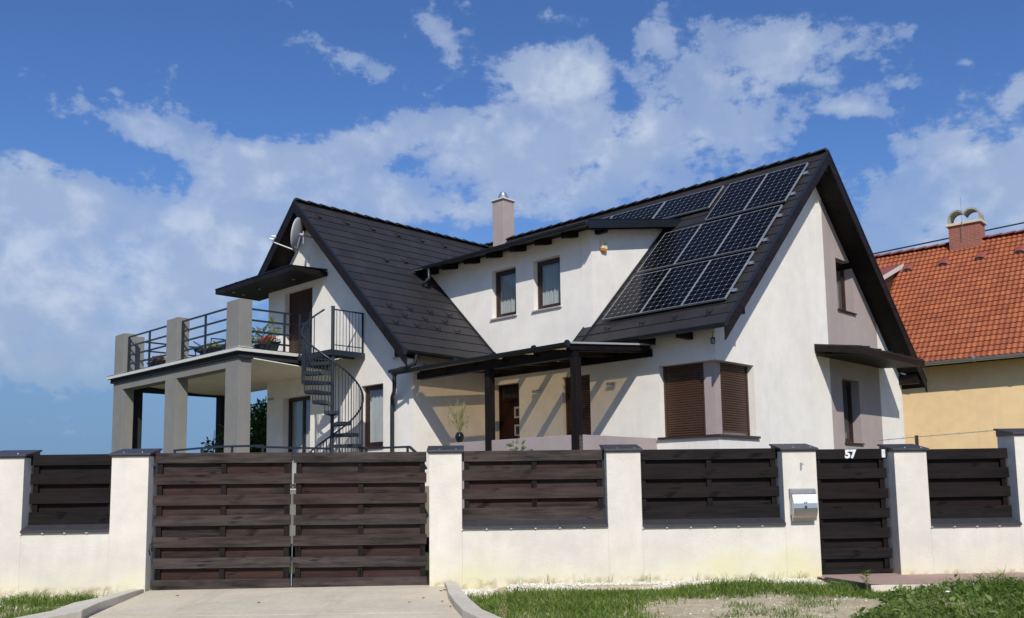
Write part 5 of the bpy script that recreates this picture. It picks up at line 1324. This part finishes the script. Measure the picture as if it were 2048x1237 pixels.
po = [(po[0][0], 8.911)]+po+[(po[-1][0], 8.911)]; pi_ = [(pi_[0][0], 8.911)]+pi_+[(pi_[-1][0], 8.911)]
b = MB(FN); n = len(po); vs = []
for v in (rw-.27, rw+.27): vs += [(x, v, z) for x, z in po]+[(x, v, z) for x, z in pi_]
fs = []
for i in range(n-1): fs += [(i, i+1, n+i+1, n+i), (2*n+i, 2*n+i+1, 3*n+i+1, 3*n+i), (i, i+1, 2*n+i+1, 2*n+i), (n+i, n+i+1, 3*n+i+1, 3*n+i)]
fs += [(0, n, 3*n, 2*n), (n-1, 2*n-1, 4*n-1, 3*n-1)]
b.add(vs, fs); b.build('cowl', M['cowl'], C2)
b = MB(FN); b.tube([(1.12, rw-.42, 8.3), (1.12, rw-.42, 9.75)], .008, 5); b.build('lightning_rod', M['galv'], C2)
# little shed dormer with a pale fascia on that roof
DN = bpy.data.objects.new('roof_dormer', None); COL.objects.link(DN); DN.parent = NH
dz_ = lambda v: 7.716-.371*(3.985-v)
b = MB(FN); b.slab([(3.12, .75, dz_(.75)+.04), (5.6, .75, dz_(.75)+.04), (5.6, 4.0, dz_(4.0)+.04), (3.12, 4.0, dz_(4.0)+.04)], (0, 0, -.06)); b.build('dormer_sheet', M['ridge_red'], DN)
b = MB(FN); b.slab([(3.09, .72, dz_(.72)+.05), (3.119, .72, dz_(.72)+.05), (3.119, 4.02, dz_(4.02)+.05), (3.09, 4.02, dz_(4.02)+.05)], (0, 0, -.15)); b.build('fascia', M['white_sill'], DN)
b = MB(FN); b.prism([(1.0, 4.4), (1.0, dz_(1.0)-.03), (3.9, dz_(3.9)-.03), (3.9, 7.4)], 'U', 3.25, 5.45); b.build('cheek', M['sill'], DN)
# overhead wire and a wire fence behind the wall
b = MB(Frame('w', (14, 40, 9))); b.tube([(8, 38, 8.6), (15.2, 38, 9.62), (21, 38, 10.75), (40, 38, 14.4)], .034, 5)
tag(b.build('overhead_wire', M['dark_plastic']), 'thin overhead wire crossing the sky behind the brick chimney', 'wire')
fr = Frame('f', (6.7, 4.0, -1.3)); T = thing('wire_fence', fr, 'rusty post with a strand of barbed wire before the yellow wall', 'wire fence')
for u in (8.05, 11.5):
    b = MB(fr); b.box(u-.025, u+.025, 4.0, 4.05, -1.3, .93); b.build('post', M['sill'], T)
b = MB(fr); b.tube([(7.3, 4.02, .84), (8.05, 4.02, .90), (9.8, 4.02, 1.02), (11.5, 4.02, .93)], .006, 4)
for k in range(14):
    u = 7.5+k*.28; z = np.interp(u, [5.6, 8.05, 9.8, 11.5], [.72, .90, 1.02, .93]); b.tube([(u-.02, 4.0, z-.02), (u+.02, 4.04, z+.025)], .005, 4)
b.build('barbed_wire', M['galv'], T)

# ------------------------------------------------------------------ paving, pebbles, grass, weeds
b = MB(Frame('w')); uvs = []
FY = lambda x: 13.5+.05*x
xs_ = [4.42, 5.0, 6.5, 8.0, 10.0, 13.0]; front = [12.75, 12.62, 12.62, 12.66, 12.7, 12.7]
for i in range(len(xs_)-1):
    q_ = [(xs_[i], front[i]+(.25 if i == 0 else 0), -1.345), (xs_[i+1], front[i+1], -1.345), (xs_[i+1], FY(xs_[i+1])+.6, -1.315), (xs_[i], FY(xs_[i])+.6, -1.315)]
    b.add(q_, [(0, 1, 2, 3)]); uvs += [(p[0], p[1]) for p in q_]
o = b.build('pavement', M['paver'], None, fix=False); finish_uv(o, uvs); o['kind'] = 'structure'
b = MB(Frame('w')); b.slab([(4.75, 12.54, -1.342), (13, 12.62, -1.342), (13, 12.695, -1.342), (4.75, 12.615, -1.342)], (0, 0, -.22)); tag(b.build('kerb', M['kerb'], bevel=.01), 'low concrete kerb edging the pink pavers at the right', 'kerb')
b = MB(Frame('w')); b.slab([(4.38, 13.30, -1.30), (4.68, 12.50, -1.315), (4.74, 12.51, -1.315), (4.44, 13.32, -1.30)], (0, 0, -.26)); tag(b.build('edging', M['rail'], bevel=.006), 'dark plastic edging at the left end of the pink pavers', 'edging')

def mesh_np(name, V, F, mat, kind=None, label=None, cat=None):
    me = bpy.data.meshes.new(name); n = len(F); k = F.shape[1]
    me.vertices.add(len(V)); me.vertices.foreach_set('co', V.astype(np.float32).ravel())
    me.loops.add(n*k); me.loops.foreach_set('vertex_index', F.astype(np.int32).ravel()); me.polygons.add(n)
    me.polygons.foreach_set('loop_start', np.arange(0, n*k, k, dtype=np.int32)); me.polygons.foreach_set('loop_total', np.full(n, k, dtype=np.int32))
    me.update(calc_edges=True); me.materials.append(mat); o = bpy.data.objects.new(name, me); COL.objects.link(o); o.location = (0, 0, EYE); tag(o, label, cat, None, kind); return o
gzv = np.vectorize(gz)
def gzt(x, y): return np.array([max(terr(a, c), gz(c)-.06) for a, c in zip(x, y)])
def blades(x, y, h, w, lean, seg=2):
    n = len(x); a = RNG.uniform(0, 2*np.pi, n); z = gzt(x, y)-.01
    ln = RNG.uniform(.15, 1.0, n)*lean*h; la = RNG.uniform(0, 2*np.pi, n); dx, dy = np.cos(la)*ln, np.sin(la)*ln
    wx, wy = np.cos(a)*w/2, np.sin(a)*w/2
    P = [np.stack([x-wx, y-wy, z], 1), np.stack([x+wx, y+wy, z], 1), np.stack([x+dx*.35+wx*.8, y+dy*.35+wy*.8, z+h*.55], 1), np.stack([x+dx*.35-wx*.8, y+dy*.35-wy*.8, z+h*.55], 1), np.stack([x+dx, y+dy, z+h*(1-.25*lean)], 1)]
    V = np.stack(P, 1).reshape(-1, 3); i = np.arange(n)*5
    F = np.concatenate([np.stack([i, i+1, i+2], 1), np.stack([i, i+2, i+3], 1), np.stack([i+3, i+2, i+4], 1)]); return V, F
def fbm2(x, y, s, seed):
    r = np.random.default_rng(seed); v = 0; amp = 1
    for o_ in range(4):
        for _ in range(3):
            a = r.uniform(0, 6.28); k = s*2**o_; v = v+amp*np.sin(k*(x*np.cos(a)+y*np.sin(a))+r.uniform(0, 6.28))
        amp *= .6
    return v/4.5
fence_y = lambda x: 13.5+.05*x
# pebbles along the foot of the wall
ico = bmesh.new(); bmesh.ops.create_icosphere(ico, subdivisions=1, radius=1); IV = np.array([v.co[:] for v in ico.verts]); IF = np.array([[v.index for v in f.verts] for f in ico.faces]); ico.free()
def pebbles(x, y, zoff=0.0, smin=.010, smax=.026):
    n = len(x); s = RNG.uniform(smin, smax, n); sc = np.stack([s*RNG.uniform(.8, 1.4, n), s*RNG.uniform(.7, 1.1, n), s*RNG.uniform(.4, .75, n)], 1)
    a = RNG.uniform(0, 6.28, n); V = IV[None]*sc[:, None]*RNG.uniform(.85, 1.15, (n, len(IV), 1)); c, s_ = np.cos(a)[:, None], np.sin(a)[:, None]
    X = V[..., 0]*c-V[..., 1]*s_+x[:, None]; Y = V[..., 0]*s_+V[..., 1]*c+y[:, None]; Z = V[..., 2]+(gzt(x, y)+zoff)[:, None]+sc[:, 2:3]*.4
    F = (IF[None]+np.arange(n)[:, None, None]*len(IV)).reshape(-1, 3); return np.stack([X, Y, Z], -1).reshape(-1, 3), F
def cat_mesh(parts):
    o_ = 0; Vs, Fs = [], []
    for V, F in parts: Vs.append(V); Fs.append(F+o_); o_ += len(V)
    return np.concatenate(Vs), np.concatenate(Fs)
x1 = RNG.uniform(-9.3, -5.40, 5200); y1 = fence_y(x1)-.01-RNG.beta(1.1, 1.3, 5200)*(1.02+.25*fbm2(x1, x1*0, 1.7, 5))
x2 = RNG.uniform(-.78, 4.35, 5200); y2 = fence_y(x2)-.01-RNG.beta(1, 1.5, 5200)*(.62+.18*fbm2(x2, x2*0, 1.7, 6))
x3 = RNG.uniform(1.0, 5.0, 260); y3 = RNG.uniform(10.4, 12.2, 260)
V, F = cat_mesh([pebbles(x1, y1), pebbles(x2, y2), pebbles(x3, y3, 0, .006, .018)]); mesh_np('gravel', V, F, M['pebble'], 'stuff', 'pale gravel lying along the foot of the boundary wall', 'gravel')
# lawn
def area(n, x0, x1_, y0, y1_): return RNG.uniform(x0, x1_, n), RNG.uniform(y0, y1_, n)
parts = []
x, y = area(52000, -.85, 4.75, 9.6, 13.2)
edge = 12.72+.05*x+.10*fbm2(x, y*0, 2.1, 11)              # back edge of the grass
kl = np.interp(y, [8.6, 9.8, 10.85, 11.5, 12.2, 12.9], [.66, .06, -.37, -.53, -.66, -.76])+.02
soil = (x > 1.35+.55*fbm2(x, y, 1.6, 12)+(y-10.6)*.25+RNG.normal(0, .16, len(x))) & (y < 12.0+.20*fbm2(x, y, 2.3, 13)+RNG.normal(0, .05, len(x)))
keep = (y < edge) & (x > kl) & (~soil)
dens = .70+.5*fbm2(x, y, 3.2, 14); keep &= RNG.uniform(0, 1, len(x)) < dens
x, y = x[keep], y[keep]; h = (.085+.065*np.clip(fbm2(x, y, 3.1, 15)+.4, 0, 1.5))*RNG.uniform(.5, 1.4, len(x)); parts.append(blades(x, y, h, .0105*RNG.uniform(.7, 1.3, len(x)), .9))
x, y = area(36000, -9.0, -5.2, 9.8, 13.0)
edge = 12.20+.02*x+.16*fbm2(x, y*0, 1.6, 21); kr = np.interp(y, [8.6, 10.0, 11.1, 11.7, 12.2, 12.8], [-6.56, -5.96, -5.48, -5.50, -5.37, -5.35])-.02
clump = np.exp(-((x+6.35)**2/.22+(y-12.45)**2/.10))+.8*np.exp(-((x+5.75)**2/.06+(y-12.5)**2/.06))
keep = ((y < edge) | (RNG.uniform(0, 1, len(x)) < clump)) & (x < kr); keep &= RNG.uniform(0, 1, len(x)) < .8+.3*fbm2(x, y, 2.2, 24)
x, y, cl = x[keep], y[keep], clump[keep]; h = (.06+.04*np.clip(fbm2(x, y, 2.3, 25)+.4, 0, 1.4)+.17*cl)*RNG.uniform(.6, 1.35, len(x)); parts.append(blades(x, y, h, .0075*RNG.uniform(.7, 1.3, len(x)), 1.0))
V, F = cat_mesh(parts); mesh_np('grass', V, F, M['grass'], 'stuff', 'green lawn grass either side of the driveway', 'grass')
# dry tufts on the bare soil and stalks before the wall
parts = []
x, y = area(16000, .9, 4.9, 9.8, 12.3); keep = RNG.uniform(0, 1, len(x)) < np.clip(fbm2(x, y, 3.0, 31)*2.2-.05, 0, 1)*.8; x, y = x[keep], y[keep]
parts.append(blades(x, y, .075*RNG.uniform(.4, 1.6, len(x)), .009*np.ones(len(x)), 1.2))
for cx, cy in [(c, fence_y(c)-.12) for c in (.05, .45, .95, 1.35, 1.9, 2.6, 3.1, 3.45, 3.8, 4.1, -6.2, -5.95, -5.7, -7.6)]:
    n = 10; xx = cx+RNG.normal(0, .04, n); yy = cy+RNG.normal(0, .03, n); parts.append(blades(xx, yy, RNG.uniform(.08, .26, n), .006*np.ones(n), .9))
V, F = cat_mesh(parts); mesh_np('dry_grass', V, F, M['dry_green'] if 'dry_green' in M else M['weed'], 'stuff', 'sparse dry tufts on the sandy soil and before the wall', 'grass')
# broad-leaved weeds at the right
def weed_leaves(n, x, y, hmax, L, w):
    z = gzt(x, y)+RNG.uniform(.0, 1, n)**.8*hmax; a = RNG.uniform(0, 6.28, n); el = RNG.uniform(-.3, .9, n)
    d = np.stack([np.cos(a)*np.cos(el), np.sin(a)*np.cos(el), np.sin(el)], 1); s = np.stack([-np.sin(a), np.cos(a), RNG.uniform(-.5, .5, n)], 1); L = (L*RNG.choice([.35, .5, .7, 1.0, 1.35], n)*RNG.uniform(.8, 1.2, n))[:, None]; w = L*RNG.uniform(.35, .75, n)[:, None]
    c = np.stack([x, y, z], 1); nn = np.cross(d, s)
    V = np.stack([c, c+d*L*.3+s*w*.42, c+d*L*.68+s*w*.40-nn*.0, c+d*L-np.array([0, 0, 1])*L*.18, c+d*L*.68-s*w*.40, c+d*L*.3-s*w*.42], 1).reshape(-1, 3); i = np.arange(n)*6
    return V, np.concatenate([np.stack([i, i+1, i+2], 1), np.stack([i, i+2, i+3], 1), np.stack([i, i+3, i+4], 1), np.stack([i, i+4, i+5], 1)])
x, y = area(34000, 3.5, 9.0, 9.6, 12.7)
left = 4.15+.5*(y-11.0)+.16*fbm2(x, y, 2.0, 41); back = 12.42+.10*fbm2(x, y*0, 2.4, 42)
keep = (x > left) & (y < back); x, y, left = x[keep], y[keep], left[keep]
sp_ = RNG.uniform(0, 1, len(x)) < np.clip(.62+.75*fbm2(x, y, 3.3, 47), .10, 1); x, y, left = x[sp_], y[sp_], left[sp_]
hm = np.clip(.125+.10*fbm2(x, y, 2.2, 43)+.12*fbm2(x, y, 6.0, 45)-.10*np.exp(-((x-left)/.35)), .03, .34)*np.interp(y, [9.6, 11.8, 12.4], [1.1, .95, .6]); parts = [weed_leaves(len(x), x, y, hm, .075, .046)]
k = RNG.uniform(0, 1, len(x)) < .55; parts.append(blades(x[k], y[k], (hm[k]*1.3+.05)*RNG.uniform(.5, 1.5, k.sum()), .008*np.ones(k.sum()), .9))
V, F = parts[0]; mesh_np('weeds', V, F, M['weed'], 'stuff', 'tangle of broad-leaved weeds before the pavers at the right', 'weeds')
V, F = parts[1]; mesh_np('tall_grass', V, F, M['grass'], 'stuff', 'longer grass growing through the weeds at the right', 'grass')
# a few weeds standing alone
def weed_plant(x, y, h, label, seed, name='weed_plant'):
    rr = random.Random(seed); fr = Frame('w', (x, y, gz(y)+.0)); T = thing(name, fr, label, 'weed'); b = MB(Frame('w')); b.tube([(0, 0, -.02), (.01, 0, h*.5), (0, .01, h)], .006, 5, r2=.003); b.build('stem', M['weed'], T)
    b = MB(Frame('w'))
    for k in range(34):
        z = h*rr.uniform(.25, 1.0); a = k*2.4; ribbon_leaf(b, Vector((0, 0, z)), Vector((math.cos(a), math.sin(a), .55)), Vector((-.4*math.cos(a), -.4*math.sin(a), .9)).normalized(), rr.uniform(.06, .12), .022)
    b.build('leaves', M['grass'], T, fix=False)
weed_plant(4.62, 12.35, .26, 'upright weed standing alone in front of the narrow gate', 3)
weed_plant(5.95, 12.0, .24, 'tall thin weed rising from the left end of the weed bed', 5)
weed_plant(7.0, 11.95, .30, 'tall thin weed near the right edge against the white wall', 8)
# daisies and fallen leaves
for k, (x, y, lab) in enumerate(((5.15, 11.2, 'white daisy head at the left edge of the weeds'), (7.10, 11.05, 'left of the two white daisy heads among the weeds at the right'), (7.20, 11.12, 'right of the two white daisy heads among the weeds at the right'))):
    fr = Frame('w', (x, y, gz(y)+.16)); T = thing('daisy', fr, lab, 'flower', 'white flower heads'); b = MB(Frame('w')); b.lathe([(.004, -.02), (.030, .0), (.026, .008), (.004, .014)], (0, 0, 0), 12); b.build('petals', M['white_plastic'], T)
    b = MB(Frame('w')); b.tube([(0, 0, -.2), (0, 0, -.005)], .003, 4); b.build('stem', M['weed'], T)
M['dead_leaf'] = plain('dead_leaf', (.17, .055, .03), .8, 0, .2)
b = MB(Frame('w'))
for (x, y) in ((-.98, 13.0), (-1.02, 12.9), (-.95, 12.95), (-.93, 12.0), (-1.2, 12.3), (-.80, 11.6), (-1.35, 12.0), (-4.6, 12.8), (-3.3, 12.1)):
    a = random.uniform(0, 6.28); z = gz(y)+.006; c, s = math.cos(a)*.03, math.sin(a)*.03
    b.add([(x-c, y-s, z), (x+s*.5, y-c*.5, z+.012), (x+c, y+s, z+.004), (x-s*.5, y+c*.5, z+.014)], [(0, 1, 2, 3)])
tag(b.build('fallen_leaves', M['dead_leaf'], None, fix=False), 'scattered brown fallen leaves on the driveway by the right kerb', 'leaves', None, 'stuff')
